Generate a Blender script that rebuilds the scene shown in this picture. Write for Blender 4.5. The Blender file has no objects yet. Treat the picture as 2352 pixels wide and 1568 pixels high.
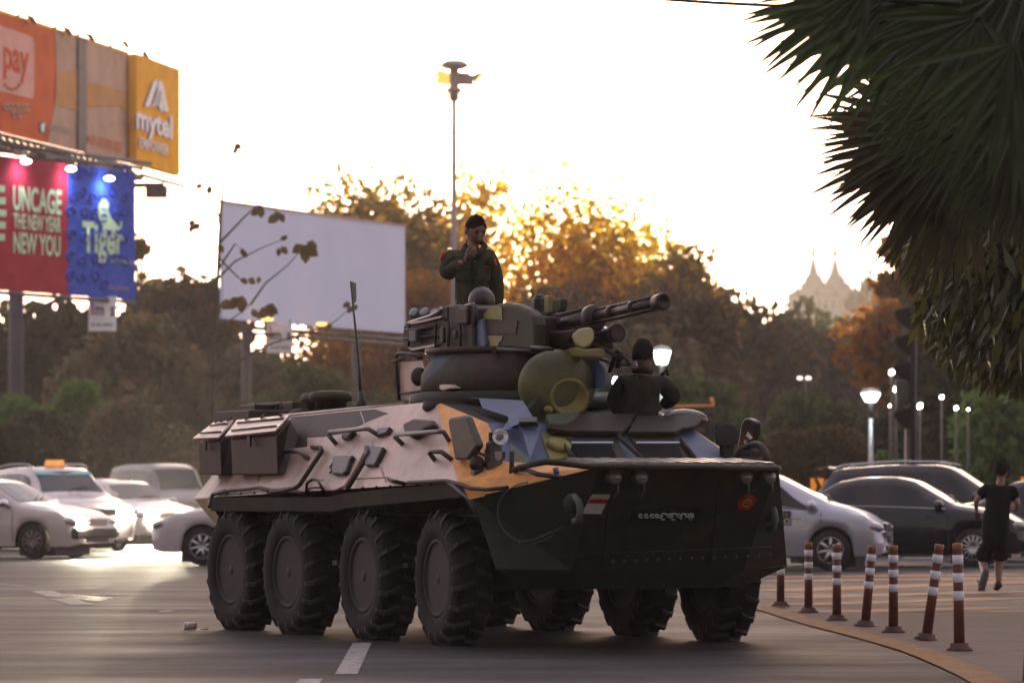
import bpy, math, random
import numpy as np
from mathutils import Vector, Matrix, Euler
random.seed(7); RNG = np.random.default_rng(7)
PI = math.pi
SC = bpy.context.scene
COL = SC.collection

# ------------------------------------------------------------------ camera, sky, sun, exposure
F, YH, CH = 9870.0, 1124.8, 1.227        # focal length and horizon row in units of a 2352 wide picture, eye height in m
cam = bpy.data.cameras.new('camera'); camo = bpy.data.objects.new('camera', cam); COL.objects.link(camo)
camo.location = (0, 0, CH); camo.rotation_euler = (PI/2, 0, 0)
cam.sensor_width = 36; cam.lens = 36*F/2352; cam.shift_y = (YH-784)/2352
cam.clip_start = .5; cam.clip_end = 6000
cam.dof.use_dof = True; cam.dof.focus_distance = 34.2; cam.dof.aperture_fstop = 4.0
SC.camera = camo
SUN_AZ, SUN_EL = math.radians(.9), math.radians(3.6)
w = bpy.data.worlds.new('World'); SC.world = w; w.use_nodes = True
nt = w.node_tree; N = nt.nodes; L = nt.links; N.clear()
out = N.new('ShaderNodeOutputWorld'); bg = N.new('ShaderNodeBackground')
sky = N.new('ShaderNodeTexSky'); sky.sky_type = 'NISHITA'; sky.sun_disc = False
sky.sun_elevation = SUN_EL; sky.sun_rotation = SUN_AZ; sky.air_density = 1.0; sky.dust_density = 2.0; sky.ozone_density = 1.0
# thin high cloud veil over the whole sky: pale, a little pink and gold towards the horizon
tc = N.new('ShaderNodeTexCoord'); mp = N.new('ShaderNodeMapping'); mp.inputs['Scale'].default_value = (1.2, 1.2, 9)
nz = N.new('ShaderNodeTexNoise'); nz.inputs['Scale'].default_value = 3.2; nz.inputs['Detail'].default_value = 6
sep = N.new('ShaderNodeSeparateXYZ'); rampH = N.new('ShaderNodeValToRGB'); e = rampH.color_ramp.elements
e[0].position = 0.0; e[0].color = (.95, .62, .56, 1); e[1].position = 1.0; e[1].color = (.34, .34, .40, 1)
k = e.new(.05); k.color = (.78, .65, .67, 1); k = e.new(.08); k.color = (.44, .40, .43, 1); k = e.new(.115); k.color = (.28, .27, .30, 1); k = e.new(.3); k.color = (.31, .31, .36, 1)
rampC = N.new('ShaderNodeValToRGB'); e = rampC.color_ramp.elements
e[0].position = .40; e[0].color = (.66, .68, .74, 1); e[1].position = .66; e[1].color = (1.06, 1.04, 1.02, 1)
mul = N.new('ShaderNodeMixRGB'); mul.blend_type = 'MULTIPLY'; mul.inputs[0].default_value = 1
amp = N.new('ShaderNodeMixRGB'); amp.blend_type = 'MULTIPLY'; amp.inputs[0].default_value = 1; amp.inputs[2].default_value = (10, 10, 10, 1)
mix = N.new('ShaderNodeMixRGB'); mix.inputs[0].default_value = .87
L.new(tc.outputs['Generated'], sep.inputs[0]); L.new(sep.outputs['Z'], rampH.inputs[0])
L.new(tc.outputs['Generated'], mp.inputs[0]); L.new(mp.outputs[0], nz.inputs[0]); L.new(nz.outputs[0], rampC.inputs[0])
L.new(rampH.outputs[0], mul.inputs[1]); L.new(rampC.outputs[0], mul.inputs[2]); fall = N.new('ShaderNodeVectorMath'); fall.operation = 'DOT_PRODUCT'; fall.inputs[1].default_value = (math.sin(SUN_AZ), math.cos(SUN_AZ), .15)   # dusk sky: brightest round the low sun
rampS = N.new('ShaderNodeMapRange'); rampS.inputs[1].default_value = -1; rampS.inputs[2].default_value = 1; rampS.inputs[3].default_value = .22; rampS.inputs[4].default_value = 1.12
mul2 = N.new('ShaderNodeMixRGB'); mul2.blend_type = 'MULTIPLY'; mul2.inputs[0].default_value = 1
L.new(tc.outputs['Generated'], fall.inputs[0]); L.new(fall.outputs['Value'], rampS.inputs[0]); L.new(mul.outputs[0], mul2.inputs[1]); L.new(rampS.outputs[0], mul2.inputs[2])
aur = N.new('ShaderNodeMapRange'); aur.interpolation_type = 'SMOOTHSTEP'; aur.inputs[1].default_value = .982; aur.inputs[2].default_value = 1.01; aur.inputs[3].default_value = 0; aur.inputs[4].default_value = 1      # bright warm veil of thin cloud round the sun
auc = N.new('ShaderNodeMixRGB'); auc.blend_type = 'ADD'; auc.inputs[2].default_value = (1.9, 1.4, 1.0, 1)
L.new(fall.outputs['Value'], aur.inputs[0]); L.new(aur.outputs[0], auc.inputs[0]); L.new(mul2.outputs[0], auc.inputs[1])
warm = N.new('ShaderNodeMixRGB'); warm.blend_type = 'MULTIPLY'; warm.inputs[0].default_value = 1; warm.inputs[2].default_value = (1.07, .93, .86, 1)
L.new(auc.outputs[0], warm.inputs[1]); L.new(warm.outputs[0], amp.inputs[1])
L.new(sky.outputs[0], mix.inputs[1]); L.new(amp.outputs[0], mix.inputs[2]); L.new(mix.outputs[0], bg.inputs[0])
bg.inputs[1].default_value = .15; L.new(bg.outputs[0], out.inputs[0])
sl = bpy.data.lights.new('sun', 'SUN'); sl.energy = 5.0; sl.angle = math.radians(.6); sl.color = (1, .84, .56)
so = bpy.data.objects.new('sun', sl); COL.objects.link(so)
sd = Vector((math.sin(SUN_AZ)*math.cos(SUN_EL), math.cos(SUN_AZ)*math.cos(SUN_EL), math.sin(SUN_EL)))
so.rotation_euler = sd.to_track_quat('Z', 'Y').to_euler()
SC.view_settings.view_transform = 'Standard'; SC.view_settings.look = 'None'; SC.view_settings.gamma = 1
SC.view_settings.use_curve_mapping = False; SC.view_settings.exposure = 1.62
SC.render.engine = 'CYCLES'
cy = SC.cycles
cy.use_denoising = True; cy.max_bounces = 8; cy.diffuse_bounces = 3; cy.glossy_bounces = 3; cy.transmission_bounces = 6
cy.transparent_max_bounces = 12; cy.volume_bounces = 1; cy.sample_clamp_indirect = 4; cy.caustics_reflective = False; cy.caustics_refractive = False
cy.blur_glossy = .6

# ------------------------------------------------------------------ materials
MT = {}
def mat(name, col, rough=.6, metal=0, var=.15, vscale=6, bump=0, bscale=40, emit=None, es=1, spec=.5, coat=0, col2=None, trans=0, alpha=None, stretch=None, island=None, wear=None):
    if name in MT: return MT[name]
    m = bpy.data.materials.new(name); m.use_nodes = True; n = m.node_tree.nodes; l = m.node_tree.links
    b = n['Principled BSDF']; b.inputs['Roughness'].default_value = rough; b.inputs['Metallic'].default_value = metal
    b.inputs['Specular IOR Level'].default_value = spec; b.inputs['Coat Weight'].default_value = coat; b.inputs['Coat Roughness'].default_value = .06
    b.inputs['Base Color'].default_value = (*col, 1)
    tcn = n.new('ShaderNodeTexCoord'); src = tcn.outputs['Object']
    if stretch:
        mpn = n.new('ShaderNodeMapping'); mpn.inputs['Scale'].default_value = stretch; l.new(src, mpn.inputs[0]); src = mpn.outputs[0]
    cur = None
    if var or col2:
        t = n.new('ShaderNodeTexNoise'); t.inputs['Scale'].default_value = vscale; t.inputs['Detail'].default_value = 7; t.inputs['Roughness'].default_value = .62
        l.new(src, t.inputs[0]); r = n.new('ShaderNodeValToRGB'); l.new(t.outputs[0], r.inputs[0])
        c2 = col2 or tuple(min(1, c*(1+var)) for c in col); c1 = col if col2 else tuple(c*(1-var) for c in col)
        r.color_ramp.elements[0].position = .34; r.color_ramp.elements[0].color = (*c1, 1)
        r.color_ramp.elements[1].position = .66; r.color_ramp.elements[1].color = (*c2, 1); cur = r.outputs[0]
    if wear:
        t = n.new('ShaderNodeTexNoise'); t.inputs['Scale'].default_value = wear[1]; t.inputs['Detail'].default_value = 9; t.inputs['Roughness'].default_value = .7
        l.new(tcn.outputs['Object'], t.inputs[0]); r = n.new('ShaderNodeValToRGB'); l.new(t.outputs[0], r.inputs[0])
        r.color_ramp.elements[0].position = wear[2]; r.color_ramp.elements[1].position = wear[2]+.16
        x = n.new('ShaderNodeMixRGB'); l.new(r.outputs[0], x.inputs[0]); l.new(cur, x.inputs[1]); x.inputs[2].default_value = (*wear[0], 1); cur = x.outputs[0]
    if island:
        g = n.new('ShaderNodeNewGeometry'); r = n.new('ShaderNodeValToRGB'); l.new(g.outputs['Random Per Island'], r.inputs[0])
        e = r.color_ramp.elements; e[0].color = (*island[0], 1); e[1].color = (*island[-1], 1)
        for i, c in enumerate(island[1:-1]): q = e.new((i+1)/(len(island)-1)); q.color = (*c, 1)
        t = n.new('ShaderNodeTexNoise'); t.inputs['Scale'].default_value = .45; l.new(tcn.outputs['Object'], t.inputs[0])
        r2 = n.new('ShaderNodeValToRGB'); l.new(t.outputs[0], r2.inputs[0]); r2.color_ramp.elements[0].position = .35; r2.color_ramp.elements[1].position = .65
        r2.color_ramp.elements[0].color = (.55, .55, .55, 1); r2.color_ramp.elements[1].color = (1.3, 1.25, 1.1, 1)
        x = n.new('ShaderNodeMixRGB'); x.blend_type = 'MULTIPLY'; x.inputs[0].default_value = 1; l.new(r.outputs[0], x.inputs[1]); l.new(r2.outputs[0], x.inputs[2]); cur = x.outputs[0]
    if cur: l.new(cur, b.inputs['Base Color'])
    if bump:
        t = n.new('ShaderNodeTexNoise'); t.inputs['Scale'].default_value = bscale; t.inputs['Detail'].default_value = 5; l.new(src, t.inputs[0])
        bp_ = n.new('ShaderNodeBump'); bp_.inputs['Strength'].default_value = bump; bp_.inputs['Distance'].default_value = .02
        l.new(t.outputs[0], bp_.inputs['Height']); l.new(bp_.outputs[0], b.inputs['Normal'])
    if emit: b.inputs['Emission Color'].default_value = (*emit, 1); b.inputs['Emission Strength'].default_value = es
    if alpha: b.inputs['Alpha'].default_value = alpha
    if trans:
        tr = n.new('ShaderNodeBsdfTranslucent'); mx = n.new('ShaderNodeMixShader'); mx.inputs[0].default_value = trans
        if cur: l.new(cur, tr.inputs[0])
        else: tr.inputs[0].default_value = (*col, 1)
        l.new(b.outputs[0], mx.inputs[1]); l.new(tr.outputs[0], mx.inputs[2]); l.new(mx.outputs[0], n['Material Output'].inputs[0])
    MT[name] = m; return m
def camo_mat(name, cols, scale=1.1, rough=.75, seed=0):
    m = bpy.data.materials.new(name); m.use_nodes = True; n = m.node_tree.nodes; l = m.node_tree.links; b = n['Principled BSDF']
    b.inputs['Roughness'].default_value = rough; t0 = n.new('ShaderNodeTexCoord'); mp_ = n.new('ShaderNodeMapping'); mp_.inputs['Location'].default_value = (seed, seed*.7, 0)
    l.new(t0.outputs['Object'], mp_.inputs[0]); v = n.new('ShaderNodeTexVoronoi'); v.inputs['Scale'].default_value = scale
    l.new(mp_.outputs[0], v.inputs[0]); s_ = n.new('ShaderNodeSeparateColor'); l.new(v.outputs['Color'], s_.inputs[0])
    r = n.new('ShaderNodeValToRGB'); r.color_ramp.interpolation = 'CONSTANT'; l.new(s_.outputs[0], r.inputs[0]); e = r.color_ramp.elements
    e[0].color = (*cols[0], 1); e[1].position = 1/len(cols); e[1].color = (*cols[1], 1)
    for i, c in enumerate(cols[2:]): q = e.new((i+2)/len(cols)); q.color = (*c, 1)
    t = n.new('ShaderNodeTexNoise'); t.inputs['Scale'].default_value = 9; t.inputs['Detail'].default_value = 8; l.new(t0.outputs['Object'], t.inputs[0])
    r2 = n.new('ShaderNodeValToRGB'); l.new(t.outputs[0], r2.inputs[0]); r2.color_ramp.elements[0].position = .3; r2.color_ramp.elements[0].color = (.6, .58, .55, 1)
    r2.color_ramp.elements[1].position = .7; r2.color_ramp.elements[1].color = (1.15, 1.12, 1.1, 1)
    x = n.new('ShaderNodeMixRGB'); x.blend_type = 'MULTIPLY'; x.inputs[0].default_value = 1; l.new(r.outputs[0], x.inputs[1]); l.new(r2.outputs[0], x.inputs[2]); l.new(x.outputs[0], b.inputs['Base Color'])
    bp_ = n.new('ShaderNodeBump'); bp_.inputs['Strength'].default_value = .15; bp_.inputs['Distance'].default_value = .01; l.new(t.outputs[0], bp_.inputs['Height']); l.new(bp_.outputs[0], b.inputs['Normal'])
    MT[name] = m; return m

# ------------------------------------------------------------------ mesh building
def xf(M, p): return M @ Vector(p) if M is not None else Vector(p)
def basis(d, up=(0, 0, 1)):
    d = Vector(d).normalized(); up = Vector(up)
    if abs(d.dot(up)) > .98: up = Vector((1, 0, 0))
    s = d.cross(up).normalized(); u = s.cross(d).normalized(); return s, u, d
class MB:
    def __init__(s, M=None): s.v = []; s.f = []; s.m = []; s.M = M; s.sm = []
    def add(s, vs, fs, mi=0, sm=False):
        b = len(s.v); s.v += [tuple(xf(s.M, p)) for p in vs]
        for f in fs: s.f.append([b+i for i in f]); s.m.append(mi); s.sm.append(sm)
        return s
    def box(s, c, d, R=None, mi=0, taper=1):
        x, y, z = [q/2 for q in d]; vs = []
        for sz in (-1, 1):
            t = taper if sz > 0 else 1
            for sx, sy in ((-1, -1), (1, -1), (1, 1), (-1, 1)):
                p = Vector((sx*x*t, sy*y*t, sz*z)); p = R @ p if R is not None else p; vs.append(p+Vector(c))
        return s.add(vs, [(3, 2, 1, 0), (4, 5, 6, 7), (0, 1, 5, 4), (1, 2, 6, 5), (2, 3, 7, 6), (3, 0, 4, 7)], mi)
    def cyl(s, a, b, ra, rb=None, n=16, cap=True, mi=0, sm=True):
        rb = ra if rb is None else rb; a = Vector(a); b = Vector(b); S, U, D = basis(b-a); vs = []
        for c, r in ((a, ra), (b, rb)):
            vs += [c+S*(r*math.cos(2*PI*i/n))+U*(r*math.sin(2*PI*i/n)) for i in range(n)]
        s.add(vs, [(i, (i+1) % n, n+(i+1) % n, n+i) for i in range(n)], mi, sm)
        if cap: s.add(vs, [tuple(range(n))[::-1], tuple(range(n, 2*n))], mi)
        return s
    def tube(s, pts, r, n=8, mi=0, closed=False):
        pts = [Vector(p) for p in pts]; m = len(pts); vs = []; rr = r if isinstance(r, (list, tuple)) else [r]*m; pu = None
        for i, p in enumerate(pts):
            d = (pts[(i+1) % m]-pts[i-1]) if (closed or 0 < i < m-1) else (pts[1]-pts[0] if i == 0 else pts[-1]-pts[-2])
            S, U, D = basis(d, pu if pu is not None else (0, 0, 1)); pu = U
            vs += [p+S*(rr[i]*math.cos(2*PI*j/n))+U*(rr[i]*math.sin(2*PI*j/n)) for j in range(n)]
        fs = []
        for i in range(m if closed else m-1):
            k = (i+1) % m
            fs += [(i*n+j, i*n+(j+1) % n, k*n+(j+1) % n, k*n+j) for j in range(n)]
        s.add(vs, fs, mi, True)
        if not closed: s.add(vs, [tuple(range(n))[::-1], tuple(range((m-1)*n, m*n))], mi)
        return s
    def lathe(s, prof, n=24, c=(0, 0, 0), axis=(0, 0, 1), up=None, mi=0, sm=True, sc=(1, 1)):
        S, U, D = basis(axis, up or (0, 0, 1)); c = Vector(c); vs = []; m = len(prof)
        for r, h in prof: vs += [c+D*h+S*(r*sc[0]*math.cos(2*PI*i/n))+U*(r*sc[1]*math.sin(2*PI*i/n)) for i in range(n)]
        s.add(vs, [(j*n+i, j*n+(i+1) % n, (j+1)*n+(i+1) % n, (j+1)*n+i) for j in range(m-1) for i in range(n)], mi, sm)
        if prof[0][0] > 1e-4: s.add(vs, [tuple(range(n))[::-1]], mi)
        if prof[-1][0] > 1e-4: s.add(vs, [tuple(range((m-1)*n, m*n))], mi)
        return s
    def ell(s, c, r, n=16, m=10, R=None, mi=0):
        vs = []; c = Vector(c)
        for j in range(m+1):
            a = PI*j/m
            for i in range(n):
                p = Vector((r[0]*math.sin(a)*math.cos(2*PI*i/n), r[1]*math.sin(a)*math.sin(2*PI*i/n), r[2]*math.cos(a)))
                vs.append(c+(R @ p if R is not None else p))
        return s.add(vs, [(j*n+i, (j+1)*n+i, (j+1)*n+(i+1) % n, j*n+(i+1) % n) for j in range(m) for i in range(n)], mi, True)
    def prism(s, pts, off, mi=0):       # polygon extruded by the vector off
        pts = [Vector(p) for p in pts]; off = Vector(off); n = len(pts)
        return s.add(pts+[p+off for p in pts], [tuple(range(n))[::-1], tuple(range(n, 2*n))]+[(i, (i+1) % n, n+(i+1) % n, n+i) for i in range(n)], mi)
    def build(s, name, mats, parent=None, bevel=0, smooth=None, seg=2, fixn=True):
        me = bpy.data.meshes.new(name); me.from_pydata([tuple(v) for v in s.v], [], s.f)
        for m_ in (mats if isinstance(mats, (list, tuple)) else [mats]): me.materials.append(m_)
        me.polygons.foreach_set('material_index', s.m)
        me.polygons.foreach_set('use_smooth', s.sm if smooth is None else [smooth]*len(s.f))
        me.validate(); me.update()
        if fixn:
            import bmesh
            bm = bmesh.new(); bm.from_mesh(me); bmesh.ops.remove_doubles(bm, verts=bm.verts, dist=1e-5)
            bmesh.ops.recalc_face_normals(bm, faces=bm.faces); bm.to_mesh(me); bm.free()
        o = bpy.data.objects.new(name, me); COL.objects.link(o)
        if parent: o.parent = parent
        if bevel:
            b = o.modifiers.new('bevel', 'BEVEL'); b.width = bevel; b.segments = seg; b.limit_method = 'ANGLE'; b.angle_limit = .6
        return o
def tag(o, label=None, cat=None, group=None, kind=None):
    for k_, v_ in (('label', label), ('category', cat), ('group', group), ('kind', kind)):
        if v_: o[k_] = v_
    return o
def thing(name, label, cat, loc=(0, 0, 0), rz=0, group=None, rot=None):
    o = bpy.data.objects.new(name, None); COL.objects.link(o); o.location = loc; o.rotation_euler = rot or (0, 0, rz); o.empty_display_size = .2
    return tag(o, label, cat, group)
def part(name, m, parent): o = MB(m); return o
def copy_tree(o, parent=None):
    c = o.copy(); COL.objects.link(c); c.parent = parent
    for ch in [q for q in o.children]: copy_tree(ch, c)
    return c
def P(u, v, D): return Vector(((u-1176)/F*D, D, CH+(YH-v)/F*D))     # a point at distance D seen at (u, v)
def G(u, v):                                                        # the ground point seen at (u, v)
    D = F*CH/(v-YH); return Vector(((u-1176)/F*D, D, 0))
def text_mesh(body, bold=0.0, spacing=1.0):
    cu = bpy.data.curves.new('t', 'FONT'); cu.body = body; cu.size = 1; cu.offset = bold; cu.space_character = spacing; cu.resolution_u = 3
    o = bpy.data.objects.new('t', cu); COL.objects.link(o); dg = bpy.context.evaluated_depsgraph_get()
    me = bpy.data.meshes.new_from_object(o.evaluated_get(dg)); bpy.data.objects.remove(o); bpy.data.curves.remove(cu); return me
def text_on(body, name, m, parent, o, X, Y, rect, bold=.0, spacing=1.0, shear=0, bow=0):
    """lettering fitted into rect=(s0,s1,t0,t1) of the plane o + X*s + Y*t (X, Y in metres per unit)"""
    me = text_mesh(body, bold, spacing); vs = np.empty(len(me.vertices)*3); me.vertices.foreach_get('co', vs); vs = vs.reshape(-1, 3)
    lo, hi = vs.min(0), vs.max(0); s0, s1, t0, t1 = rect
    a = (vs[:, 0]-lo[0])/(hi[0]-lo[0]); b = (vs[:, 1]-lo[1])/(hi[1]-lo[1]); S_ = s0+a*(s1-s0)+shear*b; T_ = t0+b*(t1-t0)
    o, X, Y = Vector(o), Vector(X), Vector(Y)
    pts = np.array(o)[None]+S_[:, None]*np.array(X)[None]+T_[:, None]*np.array(Y)[None]
    me.vertices.foreach_set('co', pts.ravel()); me.materials.clear(); me.materials.append(m); me.update()
    ob = bpy.data.objects.new(name, me); COL.objects.link(ob); ob.parent = parent; return ob
# ------------------------------------------------------------------ common materials
rubber = mat('rubber', (.010, .0075, .0065), .85, spec=.3, bump=.3, bscale=30, var=.4, wear=((.034, .024, .019), 5, .56))
dark = mat('dark_metal', (.022, .02, .018), .55, .3, var=.3)
glass_dark = mat('dark_glass', (.01, .012, .016), .05, var=0, spec=.8)
chrome = mat('chrome', (.6, .6, .62), .18, 1, var=0)
steel = mat('galvanised_steel', (.33, .33, .34), .45, .7, var=.2)
white_paint = mat('white_paint', (.75, .75, .75), .5, var=.06)
black_paint = mat('black_paint', (.015, .015, .017), .4, var=.2)
concrete = mat('concrete', (.22, .21, .2), .9, var=.2, bump=.2)

# ------------------------------------------------------------------ ground and road
def ground_sheet():
    m = bpy.data.materials.new('asphalt'); m.use_nodes = True; n = m.node_tree.nodes; l = m.node_tree.links; b = n['Principled BSDF']; b.inputs['Specular IOR Level'].default_value = .16
    g = n.new('ShaderNodeTexCoord')
    def noise(sc, det, st=None, ro=.6):
        t = n.new('ShaderNodeTexNoise'); t.inputs['Scale'].default_value = sc; t.inputs['Detail'].default_value = det; t.inputs['Roughness'].default_value = ro
        if st:
            q = n.new('ShaderNodeMapping'); q.inputs['Scale'].default_value = st; l.new(g.outputs['Object'], q.inputs[0]); l.new(q.outputs[0], t.inputs[0])
        else: l.new(g.outputs['Object'], t.inputs[0])
        return t.outputs[0]
    def ramp(src, a, ca, b_, cb):
        r = n.new('ShaderNodeValToRGB'); l.new(src, r.inputs[0]); r.color_ramp.elements[0].position = a; r.color_ramp.elements[0].color = (*ca, 1)
        r.color_ramp.elements[1].position = b_; r.color_ramp.elements[1].color = (*cb, 1); return r.outputs[0]
    def mulc(a, b_, f=1):
        x = n.new('ShaderNodeMixRGB'); x.blend_type = 'MULTIPLY'; x.inputs[0].default_value = f; l.new(a, x.inputs[1]); l.new(b_, x.inputs[2]); return x.outputs[0]
    c = ramp(noise(.35, 6), .35, (.019, .0175, .020), .68, (.034, .031, .035))
    c = mulc(c, ramp(noise(1.0, 5, (.9, .12, 1)), .38, (.62, .60, .60), .62, (1.2, 1.2, 1.2)))       # worn wheel tracks, dusty bands
    c = mulc(c, ramp(noise(45, 4), .36, (.45, .45, .45), .64, (1.8, 1.75, 1.7)))
    c = mulc(c, ramp(noise(.5, 8, (.5, .8, 1), .7), .47, (.6, .58, .58), .55, (1.1, 1.1, 1.1)))                       # stones in the asphalt
    c = mulc(c, ramp(noise(1.0, 7, (.2, 1.6, 1)), .44, (.75, .74, .73), .52, (1.08, 1.08, 1.08)), .8)
    l.new(c, b.inputs['Base Color'])
    rr = n.new('ShaderNodeMapRange'); l.new(noise(.8, 5, (.3, .9, 1)), rr.inputs[0]); rr.inputs[1].default_value = .3; rr.inputs[2].default_value = .7; rr.inputs[3].default_value = .56; rr.inputs[4].default_value = .80
    l.new(rr.outputs[0], b.inputs['Roughness'])
    bu = n.new('ShaderNodeBump'); bu.inputs['Strength'].default_value = .55; bu.inputs['Distance'].default_value = .012; l.new(noise(70, 4), bu.inputs['Height'])
    bu2 = n.new('ShaderNodeBump'); bu2.inputs['Strength'].default_value = .5; bu2.inputs['Distance'].default_value = .05; l.new(noise(2.2, 5, (.5, 1.4, 1)), bu2.inputs['Height'])
    l.new(bu.outputs[0], bu2.inputs['Normal']); l.new(bu2.outputs[0], b.inputs['Normal'])
    o = MB().add([(-500, -60, 0), (500, -60, 0), (500, 3200, 0), (-500, 3200, 0)], [(0, 1, 2, 3)]).build('ground', m); tag(o, kind='structure'); return m
asphalt = ground_sheet()
yel = mat('yellow_road_paint', (.26, .12, .03), .85, col2=(.42, .20, .05), vscale=7, wear=((.05, .042, .04), 14, .50))
wht = mat('white_road_paint', (.20, .19, .185), .8, col2=(.30, .29, .28), vscale=7, wear=((.045, .04, .04), 9, .47))
def strip(name, a, b, width, m, z=.004, wig=0):
    pts = [a.lerp(b, i/12) for i in range(13)]; mb = MB(); vs = []
    for i, p in enumerate(pts):
        d = (b-a).normalized(); nn = Vector((-d.y, d.x, 0)); q = p+nn*wig*math.sin(i*1.3)
        vs += [(q+nn*width/2+Vector((0, 0, z))), (q-nn*width/2+Vector((0, 0, z)))]
    mb.add(vs, [(2*i, 2*i+1, 2*i+3, 2*i+2) for i in range(12)]); o = mb.build(name, m); tag(o, kind='structure'); return o
C7 = lambda x, y: ((2840+x/1.723)/1.6327, (1650+y/1.723)/1.6327)
for a, b, w_ in (((60, 885), (1723, 866), 1.0), ((60, 911), (1723, 889), .9), ((60, 975), (1723, 914), .95), ((170, 1018), (1723, 975), .75), ((250, 1062), (1645, 1020), .75), ((380, 1112), (1635, 1080), .75)):
    strip('road_marking', G(*C7(*a)), G(*C7(*b)), w_, yel, wig=.01)
# the long curved yellow edge line
cl = [C7(*p) for p in ((20, 1082), (130, 1112), (250, 1150), (450, 1208), (640, 1255), (850, 1310), (1020, 1360), (1150, 1408), (1300, 1470), (1420, 1525), (1560, 1600), (1700, 1690))]
cp = [G(*p) for p in cl]; mb = MB(); vs = []
for i, p in enumerate(cp):
    d = (cp[min(i+1, len(cp)-1)]-cp[max(i-1, 0)]).normalized(); nn = Vector((-d.y, d.x, 0)); vs += [p+nn*.13+Vector((0, 0, .012)), p-nn*.13+Vector((0, 0, .012))]
mb.add(vs, [(2*i, 2*i+1, 2*i+3, 2*i+2) for i in range(len(cp)-1)]); tag(mb.build('edge_line', mat('dull_yellow_road_paint', (.15, .08, .03), .9, col2=(.25, .135, .05), vscale=5, wear=((.045, .04, .04), 9, .52), spec=.2)), kind='structure')
# dusty earth verge where the bollards stand
dirt = mat('verge_earth', (.085, .06, .046), .95, col2=(.13, .095, .075), vscale=2.5, bump=.7, bscale=18, wear=((.05, .035, .03), 5, .56))
vp = [G(*C7(*p)) for p in ((180, 1118), (450, 1190), (850, 1290), (1180, 1395), (1500, 1545), (1760, 1720), (2300, 1700), (2300, 1190), (1720, 1110), (1100, 1118), (520, 1112))]
tag(MB().add([p+Vector((0, 0, .008)) for i, p in enumerate(vp)], [tuple(range(len(vp)))]).build('verge', dirt), kind='structure')
# white lane marks
strip('road_marking', G(795, 1548), G(832, 1476), .15, wht); strip('road_marking', G(640, 1640), G(715, 1559), .15, wht)
strip('road_marking', G(-60, 1336), G(52, 1345), .10, wht); strip('road_marking', G(-40, 1368), G(130, 1361), .10, wht)
strip('road_marking', G(97, 1357), G(134, 1369), .26, wht); strip('road_marking', G(141, 1374), G(190, 1388), .26, wht)
strip('road_marking', G(190, 1352), G(228, 1348), .3, wht); strip('road_marking', G(228, 1364), G(285, 1366), .26, wht)
strip('road_marking', G(372, 1405), G(394, 1402), .1, wht)
strip('road_marking', G(2075, 1281), G(2160, 1281), .5, mat('pale_road_paint', (.6, .56, .5), .6, var=.15))
# tyre mark: small dark bars
mb = MB()
for i in range(26):
    a = G(134+i*4.2, 1368+i*.35)
    for j in range(3): mb.box(a+Vector((random.uniform(-.02, .02), j*.55-.5, .004)), (.055, .3, .004))
tag(mb.build('tyre_tread_print', black_paint), kind='stuff', label='dark tyre tread print across the worn white road paint')
# litter
lt = thing('drinks_can', 'crushed pale can lying on the asphalt left of the rear wheel', 'can', G(438, 1446))
MB().cyl((-.06, 0, .035), (.05, .02, .035), .034, .03).build('can_body', mat('can_print', (.5, .42, .4), .4, var=.4, vscale=30), lt)
tag(MB().add([tuple(G(452, 1447)+Vector(q)) for q in ((0, 0, .006), (.1, .02, .02), (.09, .09, .006), (-.01, .06, .012))], [(0, 1, 2), (0, 2, 3)]).build('paper_scrap', white_paint), 'small flat scrap of paper lying beside the crushed can', 'litter')

# ------------------------------------------------------------------ the armoured carrier: local frame x forward, y to its left, z up
TH = .46; cT, sT = math.cos(TH), math.sin(TH); OO = Vector((.613, 34.52, 0))
FX, FY, FZ = Vector((sT, -cT, 0)), Vector((cT, sT, 0)), Vector((0, 0, 1))
CRP = {'a': (650, 1400, 1.4792), 'b': (1650, 1400, 1.4793), 'c': (1400, 750, 1.845), 'd': (2100, 1100, 2.24), 'e': (1480, 1050, 2352/920), 'f': (1600, 1500, 2352/700), 'g': (700, 1400, 2352/600), 'v': (0, 0, 1/1.6327)}
def ray(k, U_, V_):
    a, b, m_ = CRP[k]; u, v = (a+U_/m_)/1.6327, (b+V_/m_)/1.6327
    return Vector(((u-1176)/F, 1, (YH-v)/F))
def onplane(k, U_, V_, p0, nrm):          # local point on a local plane
    d = ray(k, U_, V_); d = Vector((d.dot(FX), d.dot(FY), d.z)); c0 = Vector((0, 0, CH))-OO; c0 = Vector((c0.dot(FX), c0.dot(FY), c0.z))
    t = ((Vector(p0)-c0).dot(nrm))/d.dot(nrm); return c0+d*t
AX = {'x': (1, 0, 0), 'y': (0, 1, 0), 'z': (0, 0, 1)}
def V(k, U_, V_, **pl):
    (a, val), = pl.items(); nrm = Vector(AX[a]); return onplane(k, U_, V_, nrm*val, nrm)
def plane3(a, b, c):
    a, b, c = Vector(a), Vector(b), Vector(c); nn = (b-a).cross(c-a).normalized(); return a, nn
apc = thing('armoured_carrier', 'eight-wheeled camouflaged armoured carrier with gun turret crossing the junction', 'armoured vehicle', OO, TH-PI/2)
tan = mat('dusty_tan_paint', (.22, .15, .12), .4, col2=(.56, .41, .355), vscale=1.3, bump=.25, bscale=5, wear=((.30, .20, .17), 12, .60), spec=.5)
olive = mat('dark_olive_paint', (.019, .019, .011), .6, spec=.3, col2=(.032, .03, .016), vscale=2.2, bump=.15, bscale=9, wear=((.06, .05, .035), 9, .66))
brown = mat('dark_brown_paint', (.020, .011, .008), .55, spec=.3, col2=(.04, .024, .017), vscale=3, bump=.15, bscale=9, wear=((.08, .055, .045), 10, .66))
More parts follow.
